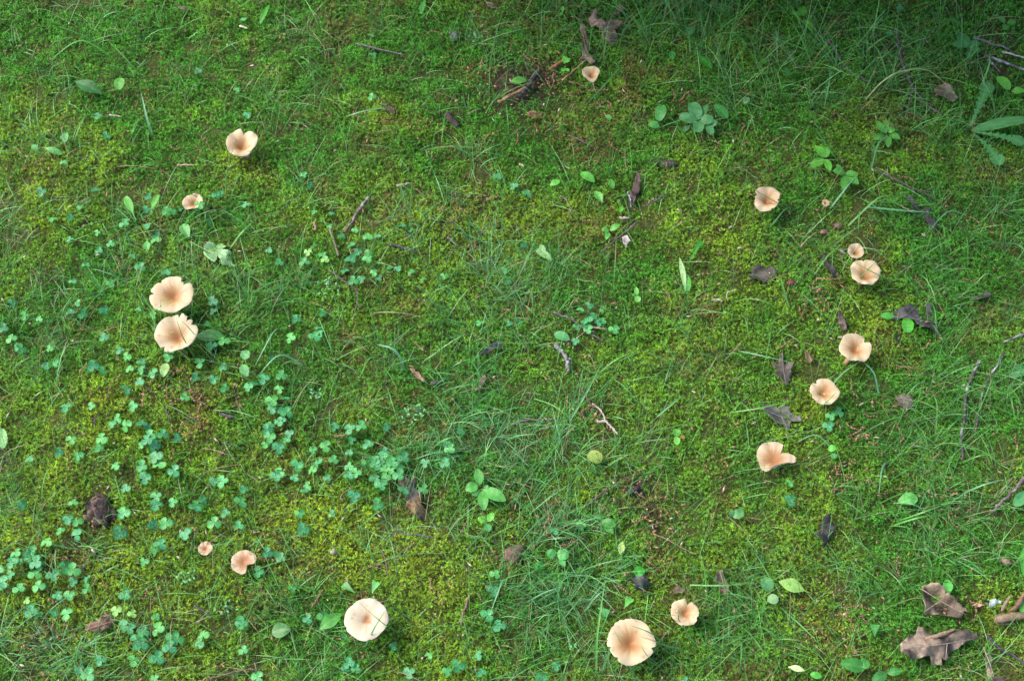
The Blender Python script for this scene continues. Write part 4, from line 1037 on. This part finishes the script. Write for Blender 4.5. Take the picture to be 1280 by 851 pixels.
tag(o, 'tattered dark leaf below the large clover patch', 'dead leaf', DL); LAND.append((515, 622, 'tattered dark leaf'))
o = flat_piece('dead_leaf', [(897, 712), (903, 712), (904, 722), (910, 730), (911, 740), (907, 746), (900, 736), (894, 726)], (.26, .20, .14), seed=22, amp=.005, veins=[[(900, 713), (904, 728), (908, 744)]])
tag(o, 'small tan folded leaf above and right of the heart-shaped mushroom', 'dead leaf', DL)
o = flat_piece('dead_leaf', [(841, 736), (848, 733), (858, 738), (852, 742), (843, 741)], (.18, .125, .085), seed=23, amp=.002)
tag(o, 'thin brown leaf above the heart-shaped mushroom', 'dead leaf', DL)
o = flat_piece('dead_leaf', [(777, 298), (784, 296), (788, 303), (784, 306), (783, 311), (779, 306)], (.46, .42, .40), seed=24, amp=.004)
tag(o, 'pale grey leaf scrap right of the three-leaved seedling', 'leaf scrap', DL)
o = flat_piece('dead_leaf', [(598, 446), (606, 438), (616, 432), (628, 428), (626, 435), (616, 438), (608, 444)], (.075, .085, .085), seed=25, amp=.004)
tag(o, 'dark wet leaf shred in moss at centre', 'dead leaf', DL)
o = flat_piece('dead_leaf', [(513, 462), (518, 462), (531, 477), (530, 480), (522, 474)], (.36, .23, .15), seed=26, amp=.003)
tag(o, 'light brown leaf strip in the grass at centre', 'dead leaf', DL)
o = flat_piece('dead_leaf', [(594, 488), (600, 476), (606, 470), (608, 474), (601, 486)], (.28, .19, .15), seed=27, amp=.003)
tag(o, 'narrow pinkish brown leaf right of the light brown strip', 'dead leaf', DL)
o = flat_piece('dead_leaf', [(1205, 364), (1216, 369), (1228, 364), (1239, 369), (1230, 374), (1215, 374)], (.11, .12, .10), seed=28, amp=.003)
tag(o, 'thin dull leaf under grass near the right edge', 'dead leaf', DL)
o = flat_piece('dead_leaf', [(1005, 438), (1010, 441), (1016, 450), (1014, 453), (1007, 448)], (.40, .25, .15), seed=29, amp=.003)
tag(o, 'small orange-tan leaf between the mushroom pair and the brown oak leaf', 'dead leaf', DL)
o = flat_piece('dead_leaf', [(1168, 108), (1178, 103), (1188, 110), (1197, 124), (1190, 130), (1180, 122), (1170, 120)], (.27, .22, .16), seed=30, amp=.003)
tag(o, 'pale brown leaf under the arching grass stem at upper right', 'dead leaf', DL)
o = flat_piece('dead_leaf', [(607, 6), (616, 6), (627, 9), (624, 12), (612, 11)], (.33, .25, .17), seed=31, amp=.003, z=.018)
tag(o, 'tan curled leaf at the top edge left of the oak leaf', 'dead leaf', DL)
o = flat_piece('fallen_leaf', [(255, 310), (262, 304), (277, 301), (286, 308), (277, 313), (292, 315), (284, 320), (295, 332), (276, 328), (273, 319), (269, 329), (260, 324), (255, 316)], (.17, .40, .12), seed=32, mat=M_LEAF, col2=(.26, .46, .22), amp=.004, veins=[[(238, 302), (256, 312), (291, 328)], [(262, 314), (282, 309)]])
tag(o, 'fallen pale green lobed leaf below the clover-topped small mushroom', 'leaf', SL); LAND.append((273, 315, 'fallen green lobed leaf'))
for c in o.children:
    c.data.materials[0] = M_LEAF
    at_ = c.data.attributes['Col']; at_.data.foreach_set('color', np.tile(np.array([.30, .40, .16, 1], np.float32), len(c.data.vertices)))

def chunk(name, pts, col, label, hgt_=.010, seed=0, col2=None, land=None, rough=.0008, cat='bark'):
    o = flat_piece(name, pts, col, z=.006, amp=.002, edge=0, thick=.008, mat=M_BARK, col2=col2, step=.0028, seed=seed, dome=hgt_, rough=rough)
    tag(o, label, cat, BK)
    if land: LAND.append((float(np.mean([p[0] for p in pts])), float(np.mean([p[1] for p in pts])), land))
    return o
chunk('bark_chunk', [(106, 634), (112, 628), (120, 622), (122, 617), (131, 618), (138, 622), (136, 630), (145, 636), (140, 642), (147, 650), (138, 652), (136, 661), (127, 655), (120, 659), (112, 652), (103, 651), (108, 643)], (.040, .030, .028), 'dark rotting bark chunk among clover at lower left', .010, 40, (.16, .11, .09), 'dark rotting bark chunk', .0032)
chunk('charred_lump', [(790, 724), (797, 717), (806, 716), (812, 724), (811, 734), (803, 740), (794, 736)], (.050, .050, .054), 'charred speckled lump above the largest mushroom', .010, 41, (.22, .21, .21), 'charred lump', .0010, 'charcoal')
chunk('bark_piece', [(630, 686), (640, 682), (651, 679), (658, 683), (655, 691), (648, 702), (640, 705), (631, 698)], (.24, .155, .115), 'flat reddish brown bark piece near the bottom middle', .005, 42, (.14, .085, .065), 'reddish brown bark piece')
chunk('bark_piece', [(1120, 496), (1130, 491), (1140, 496), (1144, 507), (1135, 511), (1123, 506)], (.21, .155, .150), 'oval purplish bark disc right of the round notched mushroom', .004, 43, (.11, .075, .07), 'purplish bark disc')
chunk('bark_piece', [(467, 116), (473, 120), (486, 128), (497, 138), (495, 144), (484, 140), (476, 133)], (.15, .115, .095), 'narrow grey-brown bark strip at upper left of centre', .004, 44, (.09, .065, .055), 'grey-brown bark strip')
chunk('bark_piece', [(811, 200), (822, 195), (838, 199), (849, 205), (836, 209), (820, 206)], (.085, .075, .072), 'dark flat bark piece above centre right', .004, 45)
chunk('bark_piece', [(217, 7), (224, 5), (236, 13), (245, 16), (236, 17), (229, 16)], (.17, .115, .10), 'small brown bark splinter at the top left edge', .003, 46)
chunk('bark_piece', [(658, 141), (664, 138), (680, 142), (676, 147), (668, 149), (660, 146)], (.28, .16, .09), 'orange-brown bark flake below the dark rotten stick', .002, 47)
chunk('bark_piece', [(555, 144), (560, 140), (568, 146), (576, 156), (570, 160), (560, 152)], (.12, .09, .08), 'crooked dark bark crumb above centre', .003, 48)
chunk('bark_piece', [(779, 616), (786, 608), (800, 607), (801, 614), (790, 620)], (.045, .033, .035), 'dark hollow-looking wood lump under grass below centre', .004, 49)
chunk('bark_piece', [(538, 478), (548, 473), (556, 474), (550, 480), (541, 481)], (.10, .085, .085), 'small dark bark crumb right of the light brown strip', .003, 50)
chunk('lichen', [(1234, 752), (1240, 746), (1247, 748), (1251, 755), (1245, 758), (1238, 760)], (.45, .55, .55), 'frilly pale blue-white lichen scrap beside the rolled tan leaf', .005, 51, (.22, .27, .26), None, .0022, 'lichen')
chunk('lichen', [(560, 43), (565, 38), (572, 41), (573, 48), (567, 52), (562, 50)], (.42, .40, .44), 'pale lilac scrap in shaded moss at the top', .003, 52, (.20, .18, .20), None, .0012, 'lichen')

def pod(name, u, v, a, b, az, col, label, cat):
    """rounded nut or seed with a beaked end and faint ribs"""
    V, F, C = [], [], []
    n, m = 9, 12
    org = P(u, v, 0); k = mpp(u, v); rs = np.random.default_rng(int(u))
    ca, sa = math.cos(az), math.sin(az)
    for i in range(n + 1):
        t = i / n; r = math.sin(math.pi * (.02 + .96 * t)) ** .8 * (1 - .15 * t)
        for j in range(m):
            th = j * 2 * math.pi / m; rr = r * b * k * (1 + (.07 if j % 2 else 0))
            x, y, z = (t - .5) * 2 * a * k, rr * math.cos(th), rr * math.sin(th) * .9
            V.append((x * ca - y * sa, x * sa + y * ca, z + b * k * .8 + .004)); C.append(np.array(col) * rs.uniform(.75, 1.2))
    F = [(i * m + j, i * m + (j + 1) % m, (i + 1) * m + (j + 1) % m, (i + 1) * m + j) for i in range(n) for j in range(m)]
    F += [tuple(range(m))[::-1], tuple(n * m + j for j in range(m))]
    o = Geo().add(V, F, C).obj(name, M_BARK, at=org)
    if cat == 'pebble': return tag(o, label, cat, 'nuts and seeds on the moss')
    vv, ff = tube(np.array([[-a * k * 1.0 * ca, -a * k * sa, b * k * .8 + .004], [-a * k * 1.35 * ca, -a * k * 1.35 * sa, b * k * .7 + .004]]), [.0012, .0007], 6)
    Geo().add(vv, ff, np.array(col) * .6).obj('tip', M_BARK, o)
    tag(o, label, cat, 'nuts and seeds on the moss')
pod('nut', 1046, 287, 6.2, 4.6, -.4, (.17, .10, .085), 'rounded purplish brown nut, larger and upper of two', 'nut')
pod('nut', 1029, 293.5, 6, 3.6, .2, (.19, .115, .09), 'small brown nut left of the larger one, on a tan stalk', 'nut')
pod('seed', 1052, 318, 6, 3, -1.0, (.16, .11, .14), 'striped purple-grey seed left of the small deep cup mushroom', 'seed')
pod('seed', 514, 347, 3.4, 3, .5, (.36, .25, .16), 'small round tan seed under clover near the left middle', 'seed')
pod('pebble', 418, 692, 4.5, 4.2, .2, (.27, .25, .19), 'small rounded greyish pebble above the palest mushroom', 'pebble')
pod('nut', 988, 357, 7, 4, .1, (.13, .06, .05), 'dark red seed husk below the flat grey-brown leaf', 'seed')

# ------------------------------------------------------------------ twigs
TW = 'twigs lying on the lawn'
def twig(path, wpx, col, label, side=None, taper=.6, name='twig', cat='twig', lichen=0.0, seed=0, land=None, rough=.18, flat=1.0):
    n = max(8, 4 * len(path))
    u0, v0 = path[len(path) // 2][:2]
    org = P(u0, v0, 0); k = mpp(u0, v0) * .5
    rs = np.random.default_rng(seed + int(u0))
    def one(pth, w0, w1):
        pts = smooth_path([W(q, .010) for q in pth], n)
        pts[1:-1] += rs.normal(0, w0 * k * .22, (n - 2, 3))
        v, f = tube(pts - org, np.linspace(w0, w1, n) * k * (1 + rs.normal(0, .08, n)), 8, rough, seed)
        c = np.array(col) * .85 * rs.uniform(.7, 1.25, (len(v), 1))
        if lichen: 
            m = (rs.uniform(0, 1, n) < lichen).repeat(8) & (rs.uniform(0, 1, len(v)) < .75)
            c[m] = np.array([.30, .32, .32]) * rs.uniform(.7, 1.2, (m.sum(), 1))
        return v, f, c
    o = Geo().add(*one(path, wpx, wpx * taper)).obj(name, M_BARK, at=org)
    for sp in (side or []):
        Geo().add(*one(sp, wpx * .7, wpx * .35)).obj('side_shoot', M_BARK, o)
    tag(o, label, cat, TW)
    if land: LAND.append((u0, v0, land))
    return o
twig([(695, 431), (703, 440), (709, 450), (711, 464)], 5.5, (.20, .19, .20), 'short thick grey stick at the centre of the ring', lichen=.45, taper=.8, land='short grey stick', side=[[(708, 447), (714, 449)]])
twig([(727, 485), (734, 498), (742, 510)], 2.5, (.16, .10, .075), 'thin brown twig below the short grey stick')
twig([(746, 527), (757, 527), (764, 533), (772, 543)], 3.5, (.50, .43, .38), 'pale peeled twig below the thin brown one', side=[[(757, 527), (752, 514), (740, 504)]])
twig([(640, 530), (660, 525), (695, 524)], 2.6, (.20, .13, .17), 'purplish twig under grass below centre')
twig([(1120, 37), (1124, 62), (1131, 87), (1142, 110), (1158, 130), (1178, 145)], 3.6, (.13, .10, .12), 'forked purplish twig at the upper right', side=[[(1142, 110), (1136, 130), (1132, 148)]], taper=.5, land='forked purplish twig')
twig([(1035, 51), (1046, 66), (1055, 82), (1067, 92), (1088, 104)], 3.2, (.12, .10, .115), 'dark twig left of the forked purplish one', taper=.7)
twig([(1216, 47), (1235, 53), (1262, 62)], 3.4, (.19, .16, .165), 'grey twig, upper of three at the top right edge')
twig([(1230, 70), (1250, 76), (1285, 89)], 4.5, (.15, .115, .125), 'thick dark twig, lowest of three at the top right edge', lichen=.12, side=[[(1236, 74), (1243, 82), (1250, 90)]])
twig([(1252, 65), (1265, 68), (1285, 74)], 2.4, (.48, .42, .42), 'whitish twig, middle of three at the top right edge')
twig([(1224, 452), (1212, 478), (1207, 500), (1205, 526), (1202, 546), (1204, 574)], 4.6, (.085, .075, .08), 'long lichen-spotted stick, left of the two at right', lichen=.18, taper=.7, land='long lichen-spotted stick')
twig([(1256, 440), (1248, 456), (1235, 473), (1226, 500), (1219, 543)], 3.2, (.10, .085, .09), 'thinner dark stick, right of the long lichen-spotted one', lichen=.15)
twig([(1290, 412), (1272, 420), (1254, 428)], 4.5, (.13, .12, .13), 'speckled stick entering from the right edge', lichen=.35)
twig([(1281, 596), (1272, 608), (1262, 618), (1252, 628), (1240, 640)], 5, (.16, .125, .135), 'rough stick leaning in from the right edge at lower right', lichen=.15)
twig([(1234, 794), (1242, 803), (1253, 812), (1268, 820), (1284, 832)], 4.2, (.085, .065, .085), 'dark shiny twig running to the lower right corner', taper=.8)
twig([(623, 128), (640, 119), (659, 110)], 4.5, (.30, .185, .10), 'light brown bark strip, left of the strips at top', name='bark_strip', cat='bark', taper=.9)
twig([(649, 121), (660, 108), (668, 98), (675, 90)], 6, (.055, .05, .058), 'dark rotten stick on bare soil at top', taper=.8, rough=.3, land='dark rotten stick')
twig([(687, 87), (698, 80), (709, 72)], 4.5, (.33, .17, .065), 'orange bark strip above the bare soil', name='bark_strip', cat='bark', taper=.9)
twig([(703, 101), (718, 88), (732, 76)], 3, (.34, .22, .13), 'straight tan stick pointing at the mushroom by the bark strips')
twig([(711, 102), (725, 106), (735, 112)], 2, (.19, .12, .09), 'thin brown twig under the mushroom by the bark strips')
twig([(797, 277), (785, 288), (772, 297), (760, 308), (750, 316)], 2.6, (.15, .12, .12), 'thin grey twig beside the grey leaf scrap', side=[[(772, 297), (764, 300)]])
twig([(831, 243), (818, 252), (804, 258)], 2.6, (.12, .10, .11), 'straight dark twig right of the curled purplish leaf')
twig([(785, 240), (788, 250), (789, 261)], 2.8, (.17, .17, .18), 'short grey twig beneath the curled purplish leaf', lichen=.2)
twig([(692, 390), (704, 395), (715, 399), (732, 412), (755, 427)], 2.6, (.14, .115, .14), 'thin dark twig through the clover clump at centre')
twig([(461, 247), (452, 258), (445, 268), (438, 280), (431, 290)], 5, (.17, .13, .115), 'crooked bark-covered stick above the clover near left centre', lichen=.2, rough=.28, land='crooked bark-covered stick')
twig([(413, 286), (417, 300), (420, 310), (423, 320)], 4, (.22, .16, .14), 'brown stick just left of the crooked bark-covered one')
twig([(485, 305), (500, 308), (521, 315)], 3.4, (.11, .095, .11), 'dark twig under grass right of the crooked stick')
twig([(412, 338), (428, 350), (445, 363), (446, 378), (441, 400)], 1.6, (.16, .12, .14), 'very thin twig below the crooked bark-covered stick', side=[[(445, 384), (452, 382)]])
twig([(560, 296), (566, 302), (572, 308)], 3, (.17, .16, .18), 'short grey twig in the grass at upper centre')
twig([(1095, 213), (1115, 222), (1135, 233), (1152, 240), (1172, 249)], 2.2, (.14, .095, .11), 'long thin purplish twig in grass at upper right', side=[[(1150, 240), (1160, 238), (1171, 232)]])
twig([(1001, 309), (1010, 298), (1021, 290)], 2, (.40, .29, .17), 'thin bent tan stalk left of the small nut', name='stalk', cat='stalk')
twig([(587, 743), (583, 756), (578, 768), (577, 781)], 3.4, (.22, .12, .105), 'short reddish twig right of the palest mushroom')
twig([(404, 737), (398, 746), (390, 759)], 3, (.27, .12, .10), 'red-brown twig left of and above the palest mushroom')
twig([(926, 428), (916, 440), (905, 451)], 1.4, (.36, .26, .19), 'thin straight tan stem in moss right of centre')
twig([(817, 667), (836, 675), (854, 685), (868, 692)], 1.8, (.34, .21, .15), 'thin curved tan twig above the charred lump')
twig([(446, 55), (475, 62), (507, 69)], 2.4, (.17, .14, .15), 'thin grey twig at the top left of centre')
twig([(711, 169), (726, 176), (742, 184)], 2.2, (.12, .095, .095), 'thin dark twig in shaded moss below the bark flake')
twig([(733, 632), (748, 620), (760, 610), (778, 600), (790, 594)], 3, (.13, .085, .09), 'dark stick under grass beside the hollow below centre')
twig([(262, 848), (280, 843), (298, 838), (320, 836)], 2.6, (.19, .125, .10), 'thin brown twig at the bottom left edge')
twig([(700, 245), (708, 250), (715, 268 - 0)], 1.4, (.24, .20, .20), 'very thin pale twig below the small bright oval leaf')
twig([(393, 278), (395, 288)], 4, (.30, .19, .13), 'stubby brown twig left of the brown stick', taper=.8)
twig([(1020, 348), (1036, 349), (1055, 348)], 2, (.30, .18, .11), 'straight thin orange-brown stem below the dark folded strip')
twig([(118, 506 + 15), (119, 533)], 2, (.10, .07, .09), 'tiny dark twig standing below clover at left')
twig([(208, 511), (212, 527)], 2.4, (.10, .075, .10), 'tiny dark twig in moss below the left pair')
twig([(276, 517), (284, 520), (293, 521)], 3.4, (.14, .12, .14), 'short grey twig in yellow moss right of the tiny dark one')
twig([(243, 757), (254, 763), (264, 770)], 3, (.10, .09, .085), 'short dark twig in moss below the sprig of tiny pale leaves')
twig([(494, 660), (505, 667), (520, 668), (545, 672)], 2.2, (.13, .11, .14), 'thin dark twig in moss below the tattered dark leaf', rough=.3)
twig([(476, 640 + 47), (482, 700), (485, 722)], 1.8, (.17, .11, .09), 'thin brown twig above the palest mushroom')
twig([(430, 626), (426, 620), (440, 608)], 2.6, (.21, .16, .10), 'short bent brown twig at the foot of the large clover patch')
twig([(454, 570), (452, 590), (447, 604)], 2.4, (.20, .13, .07), 'brown stem between the leaves of the large clover patch')
twig([(418, 545), (428, 544), (437, 541)], 3, (.28, .18, .13), 'short pinkish twig at the upper left of the large clover patch')
twig([(108, 705), (98, 715), (84, 722)], 2.4, (.12, .085, .085), 'dark twig below the dark rotting bark chunk')
twig([(650, 205), (655, 208)], 3, (.5, .4, .25), 'pale short straw bit in moss above centre', name='straw')
twig([(890, 374), (903, 376)], 3.4, (.55, .50, .33), 'short cream straw piece right of the pale torn leaf strip', name='straw', cat='straw', taper=.9)
twig([(910, 376), (909, 366), (920, 362)], 1.8, (.55, .50, .33), 'bent cream straw right of the short cream one', name='straw', cat='straw')
twig([(740, 409), (759, 411)], 2.4, (.50, .40, .30), 'pale stub lying below the clover clump at centre', name='straw', cat='straw')
twig([(775, 273), (786, 272)], 4, (.52, .46, .40), 'whitish bark stub below the curled purplish leaf', name='straw', cat='straw')
twig([(222, 207), (235, 206), (243, 207)], 3, (.40, .28, .18), 'tan splinter left of the cleft mushroom', name='straw', cat='straw')
twig([(496, 233), (504, 231), (512, 229)], 3.4, (.46, .36, .27), 'pale splinter in grass above centre left', name='straw', cat='straw')
twig([(300, 33), (310, 36)], 3, (.62, .58, .45), 'white splinter at the top left', name='straw', cat='straw')
twig([(137, 144), (153, 146)], 2.6, (.45, .36, .30), 'pale splinter below the round leaf at top left', name='straw', cat='straw')

# ------------------------------------------------------------------ the long single grass blades
GB = 'long single grass blades'
def blade(path, wpx, col, label=None, land=None):
    """path of (u, v, height mm)"""
    n = 14
    pts = smooth_path([W(q, .016) for q in path], n)
    u0, v0 = path[0][:2]; org = P(u0, v0, 0)
    tan = unit(np.gradient(pts, axis=0)); s = unit(np.cross(tan, np.array([0, 0, 1.0]))); nn = np.cross(s, tan)
    w = wpx * mpp(u0, v0) * .5 * (1 - np.linspace(0, 1, n) ** 3) + .0001
    V, C = [], []
    for i in range(n):
        for q in (-1, 0, 1):
            V.append(pts[i] + s[i] * q * w[i] + nn[i] * abs(q) * w[i] * .35); C.append(np.array(col) * (1.15 if q == 0 else 1))
    F = [(i * 3 + j, i * 3 + j + 1, i * 3 + j + 4, i * 3 + j + 3) for i in range(n - 1) for j in range(2)]
    o = Geo().add(np.array(V), F, C).obj('grass_blade', M_GRASS, None, org)
    m = path[len(path) // 2]
    if label: tag(o, label, 'grass blade', GB)
    else: later(o, m[0], m[1], 'long grass blade', 'grass blade', GB)
B1, B2, B3 = (.07, .24, .08), (.13, .34, .17), (.10, .32, .06)
blade([(1082, 125, 4), (1100, 105, 25), (1122, 91, 40), (1155, 87, 45), (1175, 99, 35), (1188, 112, 22), (1197, 125, 8)], 1.7, (.26, .34, .14), 'pale stem arching over the forked purplish twig')
blade([(1085, 259, 14), (1125, 263, 18), (1168, 266, 16)], 2.2, B2, 'straight bluish blade pointing at the twisted dark slate leaf')
blade([(1060, 282, 5), (1092, 252, 22), (1107, 245, 26), (1122, 250, 22)], 2.4, B3, 'hooked blade left of the twisted dark slate leaf')
blade([(712, 526, 6), (735, 487, 22), (755, 448, 26)], 2.6, B1, 'broad straight blade right of the short grey stick')
blade([(822, 520, 8), (840, 505, 20), (855, 492, 22)], 2.2, B1, 'short straight blade in moss right of centre')
blade([(505, 463, 4), (500, 447, 20), (490, 436, 28), (470, 430, 22)], 3.2, B2, 'broad curled blade left of centre')
blade([(192, 172, 4), (184, 150, 16), (176, 115, 26)], 2.6, B2, 'broad upright blade above and left of the cleft mushroom')
blade([(480, 135, 12), (456, 139, 18), (432, 146, 14)], 2.2, B2, 'pale flat blade left of the grey-brown bark strip')
blade([(745, 840, 4), (747, 788, 24), (757, 720, 34)], 2.8, B3, 'tall straight blade left of the largest mushroom')
blade([(752, 838, 4), (762, 815, 18), (776, 800, 40)], 2.6, B1)
blade([(777, 82, 6), (755, 107, 22), (732, 132, 26)], 2.0, B1, 'long blade slanting below the mushroom by the bark strips')
blade([(455, 810, 4), (462, 798, 30), (468, 785, 44), (482, 762, 50)], 2.4, B1, 'blade curving up over the palest mushroom')
blade([(503, 793, 6), (478, 778, 48), (446, 750, 50)], 1.1, B1, 'hair-thin blade lying across the palest mushroom')
blade([(838, 812, 6), (815, 792, 46), (788, 781, 54)], 1.8, B1, 'upper blade lying over the right half of the largest mushroom')
blade([(850, 814, 6), (818, 801, 46), (800, 795, 52)], 1.4, B1, 'lower blade lying over the right half of the largest mushroom')
blade([(822, 830, 6), (808, 818, 44), (800, 803, 52)], 1.6, B1, 'blade bending over the nicked side of the largest mushroom')
blade([(869, 806, 6), (852, 780, 22), (848, 770, 36), (858, 750, 42)], 1.5, B1, 'blade crossing the heart-shaped mushroom')
blade([(1113, 352, 6), (1094, 342, 40), (1068, 328, 44)], 1.5, B1, 'blade over the wide mushroom, falling to the right')
blade([(1066, 356, 6), (1080, 342, 40), (1096, 326, 44)], 1.5, B1, 'blade over the wide mushroom, rising to the right')
blade([(1018, 513, 6), (1033, 503, 38), (1047, 488, 42)], 1.4, B1, 'blade over the lower rim of the round notched mushroom')
blade([(1040, 480, 6), (1055, 465, 18), (1074, 452, 26)], 1.8, B1, 'blade between the folded-rim and the round notched mushrooms')
blade([(1098, 492, 6), (1092, 466, 22), (1080, 453, 24)], 2.2, B2, 'curved bluish blade below the mushroom with the folded right rim')
blade([(245, 450, 6), (228, 420, 48), (219, 392, 56)], 1.4, B1, 'long blade across the lower mushroom of the left pair')
blade([(256, 436, 6), (238, 412, 50), (222, 396, 52)], 1.2, B1, 'right-hand thin blade across the lower mushroom of the left pair')
blade([(178, 398, 6), (196, 386, 44), (222, 371, 50)], 1.4, B3, 'blade across the upper mushroom of the left pair')
blade([(201, 398, 6), (201, 384, 46), (200, 370, 50)], 1.3, B1, 'upright blade over the left side of the upper mushroom of the left pair')
blade([(992, 268, 6), (972, 254, 38), (948, 240, 44), (930, 222, 30)], 1.3, B1, 'blade across the folded mushroom with the visible stalk')
blade([(962, 285, 6), (974, 270, 20), (985, 258, 26)], 1.6, B1)
for q in range(46):     # more long blades, mostly where the grass is long
    a = random.choice([(1040, 60), (960, 70), (870, 40), (1180, 100), (1230, 260), (1200, 340), (1220, 480), (1120, 640), (1140, 590), (900, 800), (700, 560), (620, 560), (680, 760), (560, 360), (100, 90), (90, 420), (1000, 150), (850, 500), (640, 400), (420, 480), (1060, 280), (980, 420), (300, 340)])
    u, v = random.gauss(a[0], 55), random.gauss(a[1], 40)
    if not (10 < u < 1270 and 10 < v < 841): continue
    th = random.uniform(0, 6.3); L = random.uniform(35, 85)
    du, dv = math.cos(th) * L, math.sin(th) * L * .8; bu, bv = -dv * .15 * random.uniform(-1, 1), du * .15
    blade([(u, v, 4), (u + du * .5 + bu, v + dv * .5 - 10 + bv, random.uniform(16, 34)), (u + du, v + dv, random.uniform(10, 30))], random.uniform(1.4, 2.4), random.choice([B1, B2, B3]))

# ------------------------------------------------------------------ unseen dark shrub, added beyond the top edge to shade that side
def build_shade_shrub():
    rs = np.random.default_rng(77)
    foot = np.array([.30, 1.10, 0.0]); root = thing('shrub', foot)
    N = 90000
    p = rs.uniform(-1, 1, (N, 3)); p = p[np.sum(p * p, 1) < 1]
    p = p * np.array([1.05, .70, 1.0]) + np.array([.30, 1.09, .78])
    lump = noise(p[:, 0] + p[:, 2], p[:, 1] - p[:, 2], 4.5, 60)
    low = (.60 - p[:, 1]) * 1.13 + .06 + .12 * noise(p[:, 0], p[:, 1], 7, 61)     # drooping underside
    p = p[(lump > .25) & (p[:, 2] > np.maximum(low, .02))][:26000]
    N = len(p); ctr = p - foot
    d = unit(rs.normal(0, 1, (N, 3)) + np.array([0, 0, -.3])); s = unit(np.cross(d, rs.normal(0, 1, (N, 3))))
    L = rs.uniform(.022, .042, N)[:, None]; w = L * .30
    q = np.stack([ctr - d * L, ctr + s * w, ctr + d * L, ctr - s * w], 1)
    col = np.array([.030, .085, .018]) * rs.uniform(.6, 1.5, (N, 1))
    link('crown', mesh_from('crown', q.reshape(-1, 3), np.arange(N * 4).reshape(-1, 4), np.repeat(col, 4, 0), M_LEAF, False), root)
    v, f = tube(smooth_path([(0, 0, -.02), (.02, .02, .3), (-.03, .0, .9), (.02, -.02, 1.5)], 10), np.linspace(.04, .012, 10), 9, .1)
    Geo().add(v, f, np.array([.12, .09, .07])).obj('trunk', M_BARK, root)
    for i in range(12):
        an = i * 2.4; z0 = .2 + .08 * i
        e = np.array([math.cos(an) * .75, math.sin(an) * .62, z0 + .35])
        v, f = tube(smooth_path([(0, .0, z0), e * .5 + np.array([0, 0, .12]), e], 8), np.linspace(.016, .004, 8), 7, .1, i)
        Geo().add(v, f, np.array([.12, .09, .07])).obj('limb', M_BARK, root)
    tag(root, 'unseen dark leafy shrub added beyond the top edge to shade the lawn', 'shrub')
build_shade_shrub()

# ------------------------------------------------------------------ labels that single out the look-alikes: rank by nearness to a landmark
ORD = ['', 'second ', 'third ', 'fourth ', 'fifth ', 'sixth ', 'seventh ', 'eighth ', 'ninth ', 'tenth ', 'eleventh ', 'twelfth '] + [f'{k}th ' for k in range(13, 21)] + ['21st ', '22nd ', '23rd '] + [f'{k}th ' for k in range(24, 31)]
def sector(du, dv):
    if abs(du) > abs(dv): return 'right of' if du > 0 else 'left of'
    return 'below' if dv > 0 else 'above'
by_kind = {}
for (o, u, v, ph) in REC: by_kind.setdefault(ph, []).append((o, u, v))
for ph, lst in by_kind.items():
    for (o, u, v) in lst:
        best = None
        for (lu, lv, lp) in LAND:
            sec = sector(u - lu, v - lv); d0 = math.hypot(u - lu, v - lv)
            rank = sum(1 for (o2, u2, v2) in lst if o2 is not o and sector(u2 - lu, v2 - lv) == sec and math.hypot(u2 - lu, v2 - lv) < d0)
            score = d0 + 14 * rank
            if rank < len(ORD) and (best is None or score < best[0]): best = (score, rank, sec, lp)
        o['label'] = f"{ph}, {ORD[best[1]]}nearest one {best[2]} the {best[3]}" if best else f"{ph} among many in the lawn"
for r_, ks_ in PROTOS + [PALE_PROTO]:
    for k_ in ks_: bpy.data.objects.remove(k_)
    bpy.data.objects.remove(r_)
